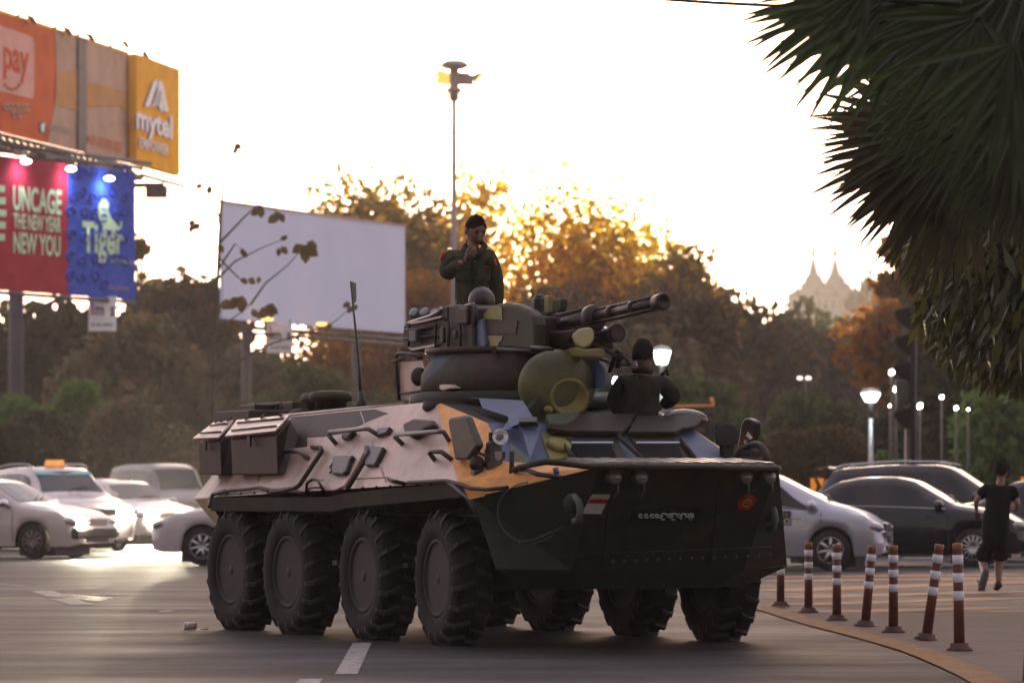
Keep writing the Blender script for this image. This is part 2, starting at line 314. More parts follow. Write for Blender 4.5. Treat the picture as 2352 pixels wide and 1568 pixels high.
ochre = mat('lamplit_ochre_paint', (.50, .21, .045), .55, col2=(.72, .33, .07), vscale=6, bump=.15, bscale=9, wear=((.40, .2, .08), 20, .58))  # ochre camouflage made brighter and more orange, standing in for lamplight
blue = mat('slate_blue_paint', (.055, .085, .16), .55, col2=(.085, .12, .21), vscale=4, bump=.15, bscale=9)
yolive = mat('yellow_olive_paint', (.14, .13, .03), .5, col2=(.22, .2, .05), vscale=5, bump=.15, bscale=9)
sage = mat('sage_green_paint', (.055, .075, .045), .6, var=.25, bump=.1)
camoT = camo_mat('turret_camouflage', [(.04, .024, .018), (.034, .036, .022), (.05, .03, .022), (.05, .07, .11), (.036, .034, .02), (.13, .12, .035)], 2.1, seed=3.3)

RR, RF = (-4.35, -.92, 1.86), (-.9, -.93, 1.95)     # roof edge rear, front
S0, SR = (.49, -1.4, 1.29), (-4.62, -1.4, 1.16)      # shoulder front, rear
RE = (-5.2, -1.3, 1.15)
GT, WB, NS, FC, A_, B_ = (0, -.9, 1.76), (.6, -1.05, 1.45), (1.9, -.90, 1.40), (.70, -1.38, 1.17), (.95, -1.3, .62), (1.2, -.75, .60)
def mir(p): return (p[0], -p[1]*(.75 if p[0] > 1.5 else 1), p[2])
mb = MB()
def q(mi, *pts, both=True):
    mb.add(pts, [tuple(range(len(pts)))], mi)
    if both: mb.add([mir(p) for p in pts][::-1], [tuple(range(len(pts)))], mi)
q(0, SR, S0, RF, RR); q(0, RE, SR, RR, (-4.75, -.9, 1.84))
q(1, S0, GT, RF); q(1, S0, WB, GT); q(1, S0, FC, NS, WB); q(2, FC, A_, B_, NS)
q(2, A_, (.85, -.95, .46), (1.05, -.6, .46), B_)
q(3, GT, WB, mir(WB), mir(GT), both=False); q(3, WB, NS, mir(NS), mir(WB), both=False)
q(2, NS, B_, mir(B_), mir(NS), both=False); q(2, B_, (1.05, -.6, .46), (1.05, .6, .46), mir(B_), both=False)
q(2, RF, GT, mir(GT), mir(RF), both=False); q(2, RR, RF, mir(RF), mir(RR), both=False); q(2, (-4.75, -.9, 1.84), RR, mir(RR), (-4.75, .9, 1.84), both=False)
q(4, RE, (-4.75, -.9, 1.84), (-4.75, .9, 1.84), mir(RE), both=False); q(4, RE, (-4.5, -1.15, .66), (-4.5, 1.15, .66), mir(RE), both=False)
q(4, RE, SR, (-4.5, -1.15, .66))
# wheel bay: underside of the shoulder, inner wall, belly
q(2, (.80, -1.36, 1.02), (.80, -.93, 1.06), (-4.55, -.93, 1.02), (-4.55, -1.38, 1.06)); q(2, (.9, -.93, 1.06), (.9, -.93, .46), (-4.6, -.93, .46), (-4.6, -.93, 1.06))
q(2, (.9, -.93, .46), (.9, .93, .46), (-4.6, .93, .46), (-4.6, -.93, .46), both=False); q(2, FC, A_, (.9, -.93, .6), (.8, -.93, 1.1))
for p0, p1 in ((SR, (-1.95, -1.4, 1.17)), ((-1.95, -1.4, 1.17), (-1.7, -1.4, 1.2)), ((-1.7, -1.4, 1.2), S0), (S0, FC)):     # the dark band under the shoulder
    lo0, lo1 = (p0[0]+(0.02 if p0 is S0 else 0), p0[1]+.03, p0[2]-(.12 if p0 is not S0 else .1)), (p1[0], p1[1]+.03, p1[2]-.12 if p1 is not FC else p1[2]-.13)
    q(2, p0, p1, lo1, lo0)
lead = mat('yellow_lit_rear_paint', (.40, .33, .16), .6, var=.2)  # yellowish light on the rear faces, put into their colour
camoB = camo_mat('bow_camouflage', [(.019, .019, .011), (.034, .030, .012), (.012, .021, .013), (.024, .015, .012), (.017, .017, .010)], 1.25, seed=1.7)
hull = mb.build('hull', [tan, ochre, camoB, blue, lead], apc, bevel=.012)
sideP = plane3(SR, S0, RR)
def hugs(k, pts, pl, off=.004): return [onplane(k, *p, pl[0]+pl[1]*off, pl[1]) for p in pts]
if sideP[1].y > 0: sideP = (sideP[0], -sideP[1])
def patch(name, k, pts, pl, m, th=.003, off=.003, parent=None, bev=0):
    pp = hugs(k, pts, pl, off); return MB().prism(pp, pl[1]*th).build(name, m, parent or apc, bevel=bev)
def oriented(pl, ref=(1, -1, .3)): return pl if pl[1].dot(Vector(ref)) > 0 else (pl[0], -pl[1])
qa = oriented(plane3(S0, GT, RF)); qb = oriented(plane3(S0, WB, GT)); qc = oriented(plane3(WB, NS, S0)); gl = oriented(plane3(GT, WB, mir(WB)), (1, 0, .5)); bow = oriented(plane3(NS, B_, mir(B_)), (1, 0, 0)); chk = oriented(plane3(FC, A_, NS)); shelf = oriented(plane3(WB, NS, mir(WB)), (0, 0, 1))
# painted fields
patch('dark_paint_band', 'a', [(655, 242), (1000, 208), (1290, 186), (1240, 208), (1090, 262), (940, 330), (830, 348), (742, 352), (742, 405), (640, 470), (590, 470)], sideP, brown)
patch('blue_paint_field', 'b', [(160, 135), (460, 150), (520, 250), (385, 300), (380, 240), (235, 192), (215, 140)], oriented(plane3((-.9, -.93, 1.95), (0, -.9, 1.76), (.3, -1.2, 1.55))), blue, off=.006)
for p in ([(385, 250), (460, 240), (560, 300), (500, 480), (455, 312), (345, 312)],):
    patch('blue_paint_field', 'b', p, qb, blue)
patch('green_paint_wedge', 'b', [(388, 385), (500, 470), (495, 490), (400, 500)], qb, sage, off=.008)
patch('green_paint_field', 'b', [(560, 330), (740, 350), (700, 470), (610, 478), (580, 400)], gl, yolive, off=.008)
# raised plates over the windshields, the windshields, their frames
def slab(name, k, pts, pl, th, m, off=0.0, bev=.01):
    pp = hugs(k, pts, pl, off); return MB().prism(pp, pl[1]*th).build(name, m, apc, bevel=bev)
for pts, m_ in (([(770, 250), (1085, 250), (1000, 350), (690, 345), (590, 330)], brown), ([(1085, 262), (1450, 258), (1435, 300), (1400, 322), (1330, 335), (1300, 352), (1035, 352)], olive)):
    slab('windshield_cover', 'b', pts, (gl[0], gl[1]), .05, m_, off=.03)
for x0, x1 in ((735, 962), (1095, 1330)):
    fr = slab('windshield', 'b', [(x0-40, 368), (x1+10, 368), (x1+70, 478), (x0+25, 478)], gl, .02, olive, off=.004)
    pp = hugs('b', [(x0-5, 392), (x1-14, 392), (x1+25, 478), (x0+35, 478)], gl, .030); MB().prism(pp, gl[1]*.004).build('windshield_dark_pane', mat('unlit_cab_black', (.004, .004, .005), .7, var=0, spec=.1), fr)  # matte black pane: darkness of the cab put into its colour
    pp = hugs('b', [(x0-8, 383), (x1-5, 383), (x1, 390), (x0-5, 390)], gl, .030); MB().prism(pp, gl[1]*.01).build('windshield_edge', mat('pale_blue_edge', (.4, .45, .6), .4, var=.05), fr)
# centre strut and right strut between windows
for a, b in (((1060, 275), (985, 345)), ((990, 350), (1130, 478)), ((1340, 365), (1420, 478)), ((740, 470), (690, 400))):
    p0, p1 = hugs('b', [a, b], gl, .05); MB().tube([p0, p1], .02, 6).build('windshield_strut', olive, apc)
# trim board on the bow with its bars
z0 = 1.42; tb = MB().prism([(1.3, -.9, z0+.012), (1.98, -.96, z0-.025), (1.98, .62, z0-.025), (1.3, .70, z0+.012)], (0, 0, .028)).build('trim_board', sage, apc, bevel=.012)
for i in range(11):
    y = -.85+i*.14; MB().box((1.66, y, z0+.03), (.62, .075, .016), R=Euler((0, .06, 0)).to_matrix(), mi=0).build('trim_board_rib', mat('pale_rib_paint', (.12, .11, .09), .35, col2=(.24, .22, .2), vscale=14), tb)  # ribs mottled paler than the board
pts = [V('f', 1090, 900, y=-1.2), V('f', 1180, 840, y=-1.15), V('f', 1330, 810, x=1.9), V('f', 1500, 775, x=1.96), V('f', 1700, 790, x=2.0), V('f', 2000, 830, x=2.0), (2.0, 0, 1.40), (2.0, .60, 1.39), (1.93, .65, 1.39)]
MB().tube(pts, .024, 8).build('bow_rail', olive, apc)
MB().tube([V('f', 1090, 860, y=-1.15), V('f', 1280, 880, y=-1.15), V('f', 1400, 930, x=1.8), V('f', 1700, 975, x=1.9)], .02, 6).build('tow_cable', black_paint, apc)
MB().tube([V('f', 1620, 850, x=1.75), V('f', 1640, 935, x=1.75)], .022, 6).build('rail_bracket', blue, apc)
# headlamps under the board, tow hooks
lens = mat('lamp_glass', (.12, .13, .10), .15, var=.1, spec=.8)
for x_ in (960, 1105, 1685, 1815):
    p = V('b', x_, 575, x=1.86); h = MB().cyl(p+Vector((-.1, 0, .02)), p+Vector((.04, 0, 0)), .052, .058, 14).build('bow_lamp', sage, apc)
    MB().lathe([(.055, 0), (.05, .012), (.0, .02)], 14, p+Vector((.04, 0, 0)), (1, 0, 0)).build('lamp_lens', lens, h); MB().box(p+Vector((-.02, 0, .07)), (.16, .15, .04)).build('lamp_bracket', sage, h, bevel=.01)
    MB().tube([p+Vector((.02, .03, -.05)), p+Vector((.0, .045, -.11)), p+Vector((-.03, .02, -.15))], .010, 5).build('lamp_hook', sage, h)
for sy, cx_ in ((-1, (745, 745)), (1, (1825, 790))):
    p = V('b', *cx_, x=1.70 if sy < 0 else 1.5); hk = MB().tube([p+Vector((.0, 0, .09)), p+Vector((.07, 0, .05)), p+Vector((.1, 0, -.02)), p+Vector((.07, 0, -.09)), p+Vector((0, 0, -.1))], .028, 8).build('tow_hook', sage, apc)
    MB().lathe([(.075, 0), (.08, .03), (.05, .05), (0, .05)], 16, p+Vector((-.03, 0, .03)), (1, -.1, .2)).build('hook_boss', olive, hk)
# rope along the bow plate
MB().tube([V('b', 690, 850, x=1.5)+Vector((.02, 0, 0)), V('b', 600, 890, x=1.46), V('b', 520, 925, x=1.44), V('b', 440, 940, x=1.42)], .014, 6).build('tow_rope', olive, apc)
# round access panel on the bow cheek: thin raised ring
cc = []
for i in range(25):
    a = math.radians(95+i*9.2); cc.append(onplane('b', 505+182*math.cos(a), 770-168*math.sin(a), *chk)+chk[1]*.006)
MB().tube(cc, .0045, 6).build('round_panel_rim', mat('rim_line', (.04, .04, .03), .5, var=.2), apc)
# flag, number plate, emblem
patch('flag_marking', 'b', [(845, 670), (945, 670), (892, 778), (787, 775)], bow, mat('flag_white', (.62, .6, .62), .6, var=.12, vscale=12), parent=apc)
patch('flag_red_stripe', 'b', [(834, 695), (934, 696), (922, 719), (820, 716)], bow, mat('flag_red', (.42, .02, .02), .6, var=.1), off=.010)
patch('flag_band', 'b', [(845, 671), (944, 671), (938, 690), (837, 688)], bow, mat('flag_cream', (.45, .45, .33), .6, var=.1), off=.008)
npl = patch('number_plate', 'b', [(1080, 752), (1442, 746), (1402, 817), (1052, 817)], bow, mat('plate_black', (.006, .006, .007), .5, var=.1), th=.012, off=.004)
lw = mat('plate_lettering', (.5, .5, .48), .5, var=.05)
def glyph(cx, cy, w_, h_, a0, a1, tail=None):
    pts = [onplane('b', cx+w_*math.cos(math.radians(a))+.35*(-h_*math.sin(math.radians(a))), cy-h_*math.sin(math.radians(a)), *bow)+bow[1]*.02 for a in np.linspace(a0, a1, 12)]
    if tail: pts += [onplane('b', *t, *bow)+bow[1]*.02 for t in tail]
    MB().tube(pts, .007, 4).build('plate_numeral', lw, npl)
for i in range(3): glyph(1108+i*32, 780, 11, 9, 40, 320)
for i, x in enumerate((1198, 1214)): glyph(x, 780, 10, 9, 40+i*90, 400)
glyph(1240, 776, 14, 11, -30, 200, [(1222, 800), (1240, 800)]); glyph(1268, 780, 10, 9, 20, 330, [(1276, 765)]); glyph(1296, 776, 13, 11, -40, 210, [(1280, 800), (1298, 802)])
glyph(1322, 780, 10, 10, -150, 120); glyph(1346, 778, 12, 11, -60, 200, [(1332, 800)]); glyph(1370, 776, 12, 10, 100, 420, [(1378, 800)]); glyph(1392, 776, 9, 10, 0, 360, [(1386, 803)])
ep = onplane('b', 1700, 712, *bow); eS, eU, eD = basis(bow[1])
def disc_star(r0, r1, n, off): return [ep+bow[1]*off+(eS*math.cos(2*PI*i/n)+eU*math.sin(2*PI*i/n))*(r0 if i % 2 else r1) for i in range(n)]
em = MB().prism(disc_star(.074, .086, 28, .004), bow[1]*.004).build('red_emblem', mat('emblem_red', (.33, .025, .012), .6, var=.3, vscale=20), apc)
MB().tube([ep+bow[1]*.014+(eS*math.cos(a)+eU*math.sin(a))*.036 for a in np.linspace(0, 2*PI, 16)], .007, 5).tube([ep+bow[1]*.014+eS*x_+eU*(.015*math.cos(x_*80)) for x_ in np.linspace(-.036, .036, 9)], .006, 5).build('emblem_device', mat('emblem_gold', (.45, .2, .03), .5, var=.1), em)

# weld seams and bolt heads
for pts, pl in ((((505, 250), (470, 600)), sideP), (((1040, 215), (1180, 600)), sideP), (((560, 600), (1190, 575)), sideP)):
    MB().tube([onplane('a', *p, pl[0]+pl[1]*.003, pl[1]) for p in pts], .006, 5).build('weld_seam', tan, apc)
for pts in (((950, 600), (905, 1060)), ((1560, 560), (1500, 1060)), ((620, 1010), (1840, 960))): MB().tube([onplane('b', *p, bow[0]+bow[1]*.003, bow[1]) for p in pts], .006, 5).build('weld_seam', olive, apc)
bolt = None
for k in range(15):
    p = onplane('b', 960+k*62, 1040-k*2.5, bow[0]+bow[1]*.004, bow[1])
    if bolt is None: bolt = MB().lathe([(.014, 0), (.013, .008), (0, .012)], 8, (0, 0, 0), bow[1]).build('bolt', sage, apc); bb = bolt
    else: bb = bolt.copy(); COL.objects.link(bb)
    bb.location = p
for k in range(16):
    p = onplane('a', 300+k*75, 668-k*3.6, sideP[0]+sideP[1]*.004, sideP[1]); bb = bolt.copy(); COL.objects.link(bb); bb.location = p
# side boxes
def sidebox(u0, u1, l0, l1, t0, t1, low):
    a, b = V('a', *l0, y=-1.42), V('a', *l1, y=-1.42); c, d = V('a', *t1, y=-1.08), V('a', *t0, y=-1.08)
    base = [Vector((a.x+.05, -1.38, low)), Vector((b.x-.05, -1.38, low)), Vector((b.x-.05, -.98, low)), Vector((a.x+.05, -.98, low))]
    top = [a+Vector((.05, .03, -.02)), b+Vector((-.05, .03, -.02)), c+Vector((-.02, 0, -.02)), d+Vector((.02, 0, -.02))]
    bx = MB().add(base+top, [(3, 2, 1, 0), (4, 5, 6, 7), (0, 1, 5, 4), (1, 2, 6, 5), (2, 3, 7, 6), (3, 0, 4, 7)]).build('stowage_box', brown, apc, bevel=.01)
    nn = (b-a).cross(d-a).normalized(); nn = nn if nn.z > 0 else -nn
    lid = MB().prism([a, b, c, d], nn*.022).build('box_lid', mat('worn_lit_lid_paint', (.13, .075, .06), .3, col2=(.27, .17, .15), vscale=8, bump=.4, bscale=7, wear=((.36, .26, .24), 16, .58)), bx, bevel=.006)  # lid colour paler and pinker for the highlight on top, plus wear
    for t in (.28, .74): MB().tube([a.lerp(d, t)+nn*.026+(b-a)*.08, b.lerp(c, t)+nn*.026-(b-a)*.05], .009, 5).build('lid_rib', brown, bx)
    for t in (.2, .5, .85): p = d.lerp(c, t)+nn*.03; MB().tube([p+(a-d)*.03, p+Vector((.04, 0, .012)), p+(a-d)*.12], .009, 5).build('lid_hinge', dark, bx)
    p = a.lerp(b, .5)+Vector((0, -.01, -.05)); MB().box(p, (.06, .02, .09)).build('box_latch', dark, bx)
sidebox(0, 0, (110, 372), (255, 365), (230, 280), (335, 268), 1.36); sidebox(0, 0, (290, 358), (568, 330), (357, 267), (652, 240), 1.36)
# side doors and firing ports
def on_side(k, p, off=0): return onplane(k, *p, sideP[0]+sideP[1]*off, sideP[1])
dr = MB().prism([on_side('a', p, .002) for p in ((640, 425), (780, 408), (825, 412), (830, 430), (700, 622), (680, 640), (530, 655))], sideP[1]*.022).build('side_door', tan, apc, bevel=.012)
MB().tube([on_side('a', p, .045) for p in ((770, 408), (818, 412), (824, 430), (700, 618), (670, 638), (540, 655))], .02, 8).build('door_lip', brown, dr)
d2 = MB().prism([on_side('a', p, .002) for p in ((1000, 425), (1030, 412), (1068, 410), (1075, 430), (1040, 490), (955, 630), (900, 655), (835, 655), (828, 640), (905, 470))], sideP[1]*.022).build('side_door', tan, apc, bevel=.012)
MB().tube([on_side('a', p, .045) for p in ((1075, 415), (1085, 440), (1050, 500), (965, 640))], .022, 8).build('door_lip', brown, d2)
for pts, par in (([(905, 470), (1018, 470), (1000, 500), (980, 560), (962, 572), (903, 570)], d2), ([(1080, 412), (1188, 424), (1140, 522), (1085, 525)], apc), ([(1150, 318), (1224, 312), (1205, 345), (1155, 360)], apc), ([(955, 335), (1025, 332), (990, 372), (955, 378)], apc)):
    o_ = MB().prism([on_side('a', p, .0 if par is apc else .022) for p in pts], sideP[1]*.05).build('firing_port', black_paint, par, bevel=.012)
MB().tube([on_side('a', p, .04) for p in ((905, 462), (880, 505), (868, 520), (885, 535), (868, 552))], .009, 6).build('port_latch', dark, d2)
sq = MB().prism([on_side('a', p, .0) for p in ((1298, 305), (1370, 270), (1470, 280), (1482, 310), (1430, 330), (1360, 378), (1310, 350))], sideP[1]*.07).build('periscope_cover', brown, apc, bevel=.03)
def handrail(pts, r=.02, m=dark, offs=None):
    q_ = [on_side('a', p, (.09 if 0 < i < len(pts)-1 else .0)) for i, p in enumerate(pts)]; MB().tube(q_, r, 8).build('hand_rail', m, apc)
railm = mat('rail_paint', (.05, .035, .03), .35, var=.3)
handrail([(905, 392), (858, 338), (866, 326), (1060, 306), (1085, 308), (1150, 350)], m=railm); handrail([(1275, 395), (1228, 350), (1236, 338), (1470, 322), (1500, 325), (1530, 372)], m=railm)
handrail([(1450, 480), (1422, 440), (1432, 430), (1490, 435), (1545, 478)], m=railm); handrail([(610, 455), (608, 440), (640, 430), (700, 432), (770, 488)], m=railm)
handrail([(735, 675), (740, 610), (770, 585), (800, 590), (830, 640), (838, 665)], .012, m=dark); handrail([(750, 636), (765, 632), (815, 632), (832, 634)], .008, m=dark)
handrail([(1195, 585), (1235, 600), (1290, 612)], .016, m=dark)
# rod and cable on the shoulder
MB().tube([on_side('a', p, .03) for p in ((215, 670), (300, 650), (420, 640), (475, 632), (540, 645), (690, 655), (720, 665))], .016, 6).build('pioneer_rod', dark, apc)
MB().tube([on_side('a', p, .02) for p in ((200, 740), (205, 690), (240, 660), (290, 648))], .014, 6).build('tail_cable', black_paint, apc)
MB().tube([V('a', 1300, 605, y=-1.42), V('a', 1480, 595, y=-1.42), V('f', 250, 1015, y=-1.42), V('f', 420, 1060, y=-1.42), V('f', 560, 1110, y=-1.42), V('f', 760, 1125, y=-1.38), V('f', 1020, 1100, y=-1.3)], .018, 6).build('shoulder_cable', dark, apc)
patch('blue_paint_strip', 'f', [(250, 1035), (330, 1050), (500, 1200), (540, 1250), (470, 1215)], chk, mat('pale_slate_paint', (.17, .17, .2), .5, var=.2), off=.012)
patch('lamplit_ochre_strip', 'f', [(480, 1135), (745, 1160), (730, 1210), (540, 1250)], chk, ochre, off=.014)  # same ochre, with orange lamplight in its colour
# near mirror and lamp cluster
mp0 = V('b', 40, 255, y=-1.3)
mr = MB().prism([V('b', *p, y=-1.3) for p in ((40, 262), (52, 245), (128, 232), (142, 242), (205, 400), (150, 480), (80, 480))], (.0, .07, 0)).build('side_mirror', mat('mirror_back', (.035, .028, .022), .5, var=.3), apc, bevel=.02)
MB().tube([V('b', 190, 430, y=-1.27), V('b', 240, 450, y=-1.25), V('b', 280, 480, y=-1.2)], .012, 6).build('mirror_arm', dark, mr)
gp = V('b', 335, 350, y=-1.12); fwd = Vector((.96, -.28, .05)).normalized()
sl_ = thing('search_lamp', None, None, gp); sl_.parent = apc; del_ = None
MB().lathe([(.0, -.055), (.04, -.045), (.056, -.015), (.064, 0)], 20, (0, 0, 0), fwd).build('lamp_shell', chrome, sl_)
glassc = mat('bulb_glass', (.95, .97, 1.0), .02, var=0, spec=.8); bn = glassc.node_tree.nodes['Principled BSDF']; bn.inputs['Transmission Weight'].default_value = .85; bn.inputs['IOR'].default_value = 1.3
MB().ell((0, 0, 0), (.061, .061, .061), 20, 12).build('lamp_glass', glassc, sl_)
MB().box(Vector((-.09, -.02, .0)), (.05, .05, .07)).build('lamp_mount', dark, sl_)
MB().cyl((-.01, 0, 0), (.03, -.01, 0), .02, n=8).build('lamp_bulb', mat('bulb_red', (.5, .1, .06), .2, var=0), sl_)
c0 = V('b', 300, 480, y=-1.13)
gd = MB().box(c0+Vector((0, 0, .0)), (.10, .12, .30)).build('lamp_guard', mat('guard_paint', (.05, .055, .045), .45, var=.3), apc, bevel=.03)
for (a, b, r) in (((262, 420), (262, 610), .022), ((400, 430), (395, 600), .02), ((330, 600), (400, 610), .03), ((255, 605), (350, 625), .03)):
    MB().tube([V('b', *a, y=-1.16), V('b', *b, y=-1.16)], r, 8).build('guard_bar', olive, gd)
MB().prism([V('b', *p, y=-1.20) for p in ((320, 432), (365, 432), (365, 470), (345, 492), (325, 475))], (0, -.03, 0)).build('lamp_face', black_paint, gd, bevel=.006)
hp = V('b', 205, 500, y=-1.25); hn = MB().lathe([(0, -.05), (.05, -.045), (.062, .0), (.055, .03), (0, .035)], 16, hp, (.9, -.4, 0), sc=(1, 1.1)).build('horn', black_paint, apc)
MB().box(hp+Vector((0, .0, -.14)), (.09, .08, .2)).build('horn_bracket', black_paint, hn, bevel=.02)
# far lamp, mirror and guard hoop
fp = V('d', 1400, 1188, y=.98); fl = MB().lathe([(0, -.12), (.06, -.11), (.075, -.04), (.095, 0), (.10, .06), (.085, .065), (0, .05)], 20, fp, (.9, -.42, .02)).build('night_lamp', black_paint, apc)
MB().box(fp+Vector((0, 0, -.13)), (.09, .09, .14)).build('lamp_mount', olive, fl, bevel=.01)
for a in (40, 140, 220, 320): MB().box(fp+Vector((.0, .095*math.cos(math.radians(a)), .095*math.sin(math.radians(a)))), (.05, .03, .03)).build('lamp_lug', black_paint, fl)
fm = MB().prism([V('d', *p, y=1.15) for p in ((1490, 1280), (1520, 1100), (1545, 1052), (1575, 1045), (1630, 1068), (1640, 1090), (1630, 1180), (1605, 1275), (1545, 1300))], (0, .06, 0)).build('side_mirror', black_paint, apc, bevel=.02)
MB().prism([V('d', *p, y=1.145) for p in ((1580, 1162), (1620, 1210), (1600, 1225), (1565, 1195))], (0, -.004, 0)).build('mirror_sticker', white_paint, fm)
MB().tube([V('d', *p, y=.9) for p in ((1450, 1400), (1540, 1310), (1610, 1270), (1660, 1265), (1700, 1290), (1730, 1350), (1735, 1420))], .026, 8).build('guard_hoop', dark, apc)
MB().box(V('d', 1640, 1345, y=.95), (.2, .16, .05)).build('hoop_bracket', dark, apc, bevel=.01)
MB().tube([V('d', 1560, 1240, y=1.1), V('d', 1590, 1330, y=1.0)], .015, 6).build('mirror_arm', dark, fm)

# roof gear
for cx_, cy_, r in ((823, 165, .2), (873, 190, .2)):
    p = V('a', cx_, cy_+20, y=-.35 if cx_ < 850 else -.6); p.z = 1.93; vd = MB().lathe([(.14, 0), (.14, .07), (.19, .075), (.195, .12), (.17, .155), (.08, .165), (0, .165)], 22, p).build('ventilator_cap', olive, apc)
for cx_, y_ in ((449, -.3), (588, -.3)):
    p = V('a', cx_, 225, y=y_); p.z = 1.93; MB().tube([p+Vector((-.045, 0, -.06)), p+Vector((-.05, 0, .05)), p+Vector((-.03, 0, .09)), p+Vector((.03, 0, .09)), p+Vector((.05, 0, .05)), p+Vector((.045, 0, -.06))], .016, 8).build('lifting_eye', dark, apc)
for a, b, y_, z1 in (((370, 250), (560, 230), -.5, 1.95), ((500, 200), (590, 190), -.1, 2.02), ((560, 205), (800, 180), .1, 2.04)):
    p, q_ = V('a', *a, y=y_), V('a', *b, y=y_); MB().box(((p.x+q_.x)/2, y_, (z1+1.83)/2), (abs(q_.x-p.x), .5, z1-1.83)).build('engine_grille', brown, apc, bevel=.012)
MB().box((-2.8, -.75, 1.895), (1.9, .25, .03), R=Euler((0, -.02, 0)).to_matrix()).build('roof_hatch', olive, apc, bevel=.01)
p = V('a', 705, 205, y=-.55); MB().lathe([(.1, 0), (.1, .05), (.05, .08), (0, .085)], 14, Vector((p.x, p.y, 1.87))).build('fuel_cap', olive, apc)
MB().tube([V('a', 600, 235, y=-.8), V('a', 830, 212, y=-.8), V('a', 1000, 195, y=-.8), V('a', 1280, 172, y=-.8)], .016, 6).build('roof_rail', tan, apc)
# antenna
ab = V('v', 830, 925, y=-.62); ab.z = 1.93; an = MB().tube([ab, V('v', 825, 840, y=-.62), V('v', 815, 740, y=-.62), V('v', 805, 648, y=-.62)], [.02, .013, .011, .006], 6).build('antenna', black_paint, apc)
MB().lathe([(.05, 0), (.05, .05), (.03, .08), (.03, .14), (0, .15)], 10, ab).build('antenna_base', black_paint, an)
MB().add([V('v', *p, y=-.62) for p in ((803, 645), (818, 650), (819, 690), (812, 700))]+[V('v', *p, y=-.60) for p in ((803, 645), (818, 650), (819, 690), (812, 700))], [(0, 1, 2, 3), (7, 6, 5, 4), (0, 3, 7, 4), (1, 5, 6, 2)]).build('antenna_pennant', sage, an)

# wheels
def tyre_mesh():
    prof = [(.30, -.125), (.315, -.15), (.38, -.168), (.44, -.168), (.49, -.155), (.515, -.125), (.52, 0), (.515, .125), (.49, .155), (.44, .168), (.38, .168), (.315, .15), (.30, .125)]
    return MB().lathe(prof, 48, (0, 0, 0), (0, 1, 0))
def tread_mesh(sgn=1):
    mb = MB(); n = 19
    for i in range(n*2):
        a = 2*PI*i/(n*2); s = 1 if i % 2 else -1; vs = []
        for (y, r, da) in ((.01, .508, .0), (.075, .508, -.055), (.13, .506, -.10), (.172, .462, -.135), (.17, .43, -.15)):
            for w_ in (-1, 1):
                for rr in (r, r+(.042 if r > .47 else .016)):
                    aa = a+da*sgn+w_*.034; vs.append((rr*math.cos(aa), s*y, rr*math.sin(aa)))
        fs = []
        for k_ in range(4):
            b = k_*4; c = b+4; fs += [(b+1, b+3, c+3, c+1), (b, b+1, c+1, c), (b+3, b+2, c+2, c+3)]
        fs += [(0, 2, 3, 1), (16, 17, 19, 18)]; mb.add(vs, fs)
    return mb
def make_wheel():
    wgt = thing('wheel', None, None); ty = tyre_mesh().build('tyre', rubber, wgt); tread_mesh().build('tread', mat('dusty_rubber', (.017, .014, .013), .8, var=.4, vscale=20), ty)
    for y in (-.13, .13):
        s = 1 if y > 0 else -1
        rm = MB().lathe([(.31, 0), (.315, .015*1), (.285, .018), (.26, -.02), (.22, -.035), (.12, -.03), (.11, -.015), (.06, -.012), (.05, .0), (0, .002)], 36, (0, y, 0), (0, s, 0)).build('rim', mat('rim_paint', (.016, .013, .011), .65, var=.35, spec=.25), wgt)
        mb = MB()
        for i in range(10): a = 2*PI*i/10; mb.cyl((.175*math.cos(a), y-s*.035, .175*math.sin(a)), (.175*math.cos(a), y-s*.005, .175*math.sin(a)), .013, n=6)
        mb.build('wheel_nuts', dark, wgt)
    return wgt
AXL = (0, -1.42, -2.98, -4.25); w0 = None
def copy_part(o, parent):
    c = o.copy(); COL.objects.link(c); c.parent = parent
    for ch in o.children: copy_part(ch, c)
    return c
w0 = make_wheel(); w0.parent = apc
for i, x_ in enumerate(AXL):
    for y_ in (-1.2, 1.2):
        wl = w0 if (i == 0 and y_ < 0) else copy_part(w0, apc)
        wl.location = (x_, y_, .53); wl.rotation_euler = (0, random.uniform(0, 1), (-.11, -.05, 0, 0)[i])
        wl.rotation_mode = 'ZYX' if False else 'XYZ'
    MB().cyl((x_, -1.1, .52), (x_, 1.1, .52), .09, n=10).build('axle', dark, apc)
for x_ in (-.62, -3.5): MB().tube([(x_, -1.0, 1.05), (x_+.05, -1.08, .72), (x_+.12, -1.0, .5)], .03, 6).tube([(x_+.2, -1.0, 1.05), (x_+.12, -1.08, .72)], .025, 6).build('shock_absorber', dark, apc)
for x_ in (-.8, -2.2, -3.6): MB().box((x_, -1.15, .62), (.1, .2, .04)).build('step', brown, apc)

# turret
TC = Vector((-1.3, 0, 0))
tu = thing('turret', None, None, (0, 0, 0)); tu.parent = apc
MB().lathe([(.86, 1.9), (.89, 1.95), (.885, 2.02), (.80, 2.035)], 48, TC, sc=(1, 1)).build('turret_ring', olive, tu)
MB().lathe([(.80, 2.02), (.79, 2.18), (.70, 2.33), (.66, 2.36), (0, 2.365)], 40, TC).build('turret_drum', camoT, tu, bevel=.0)
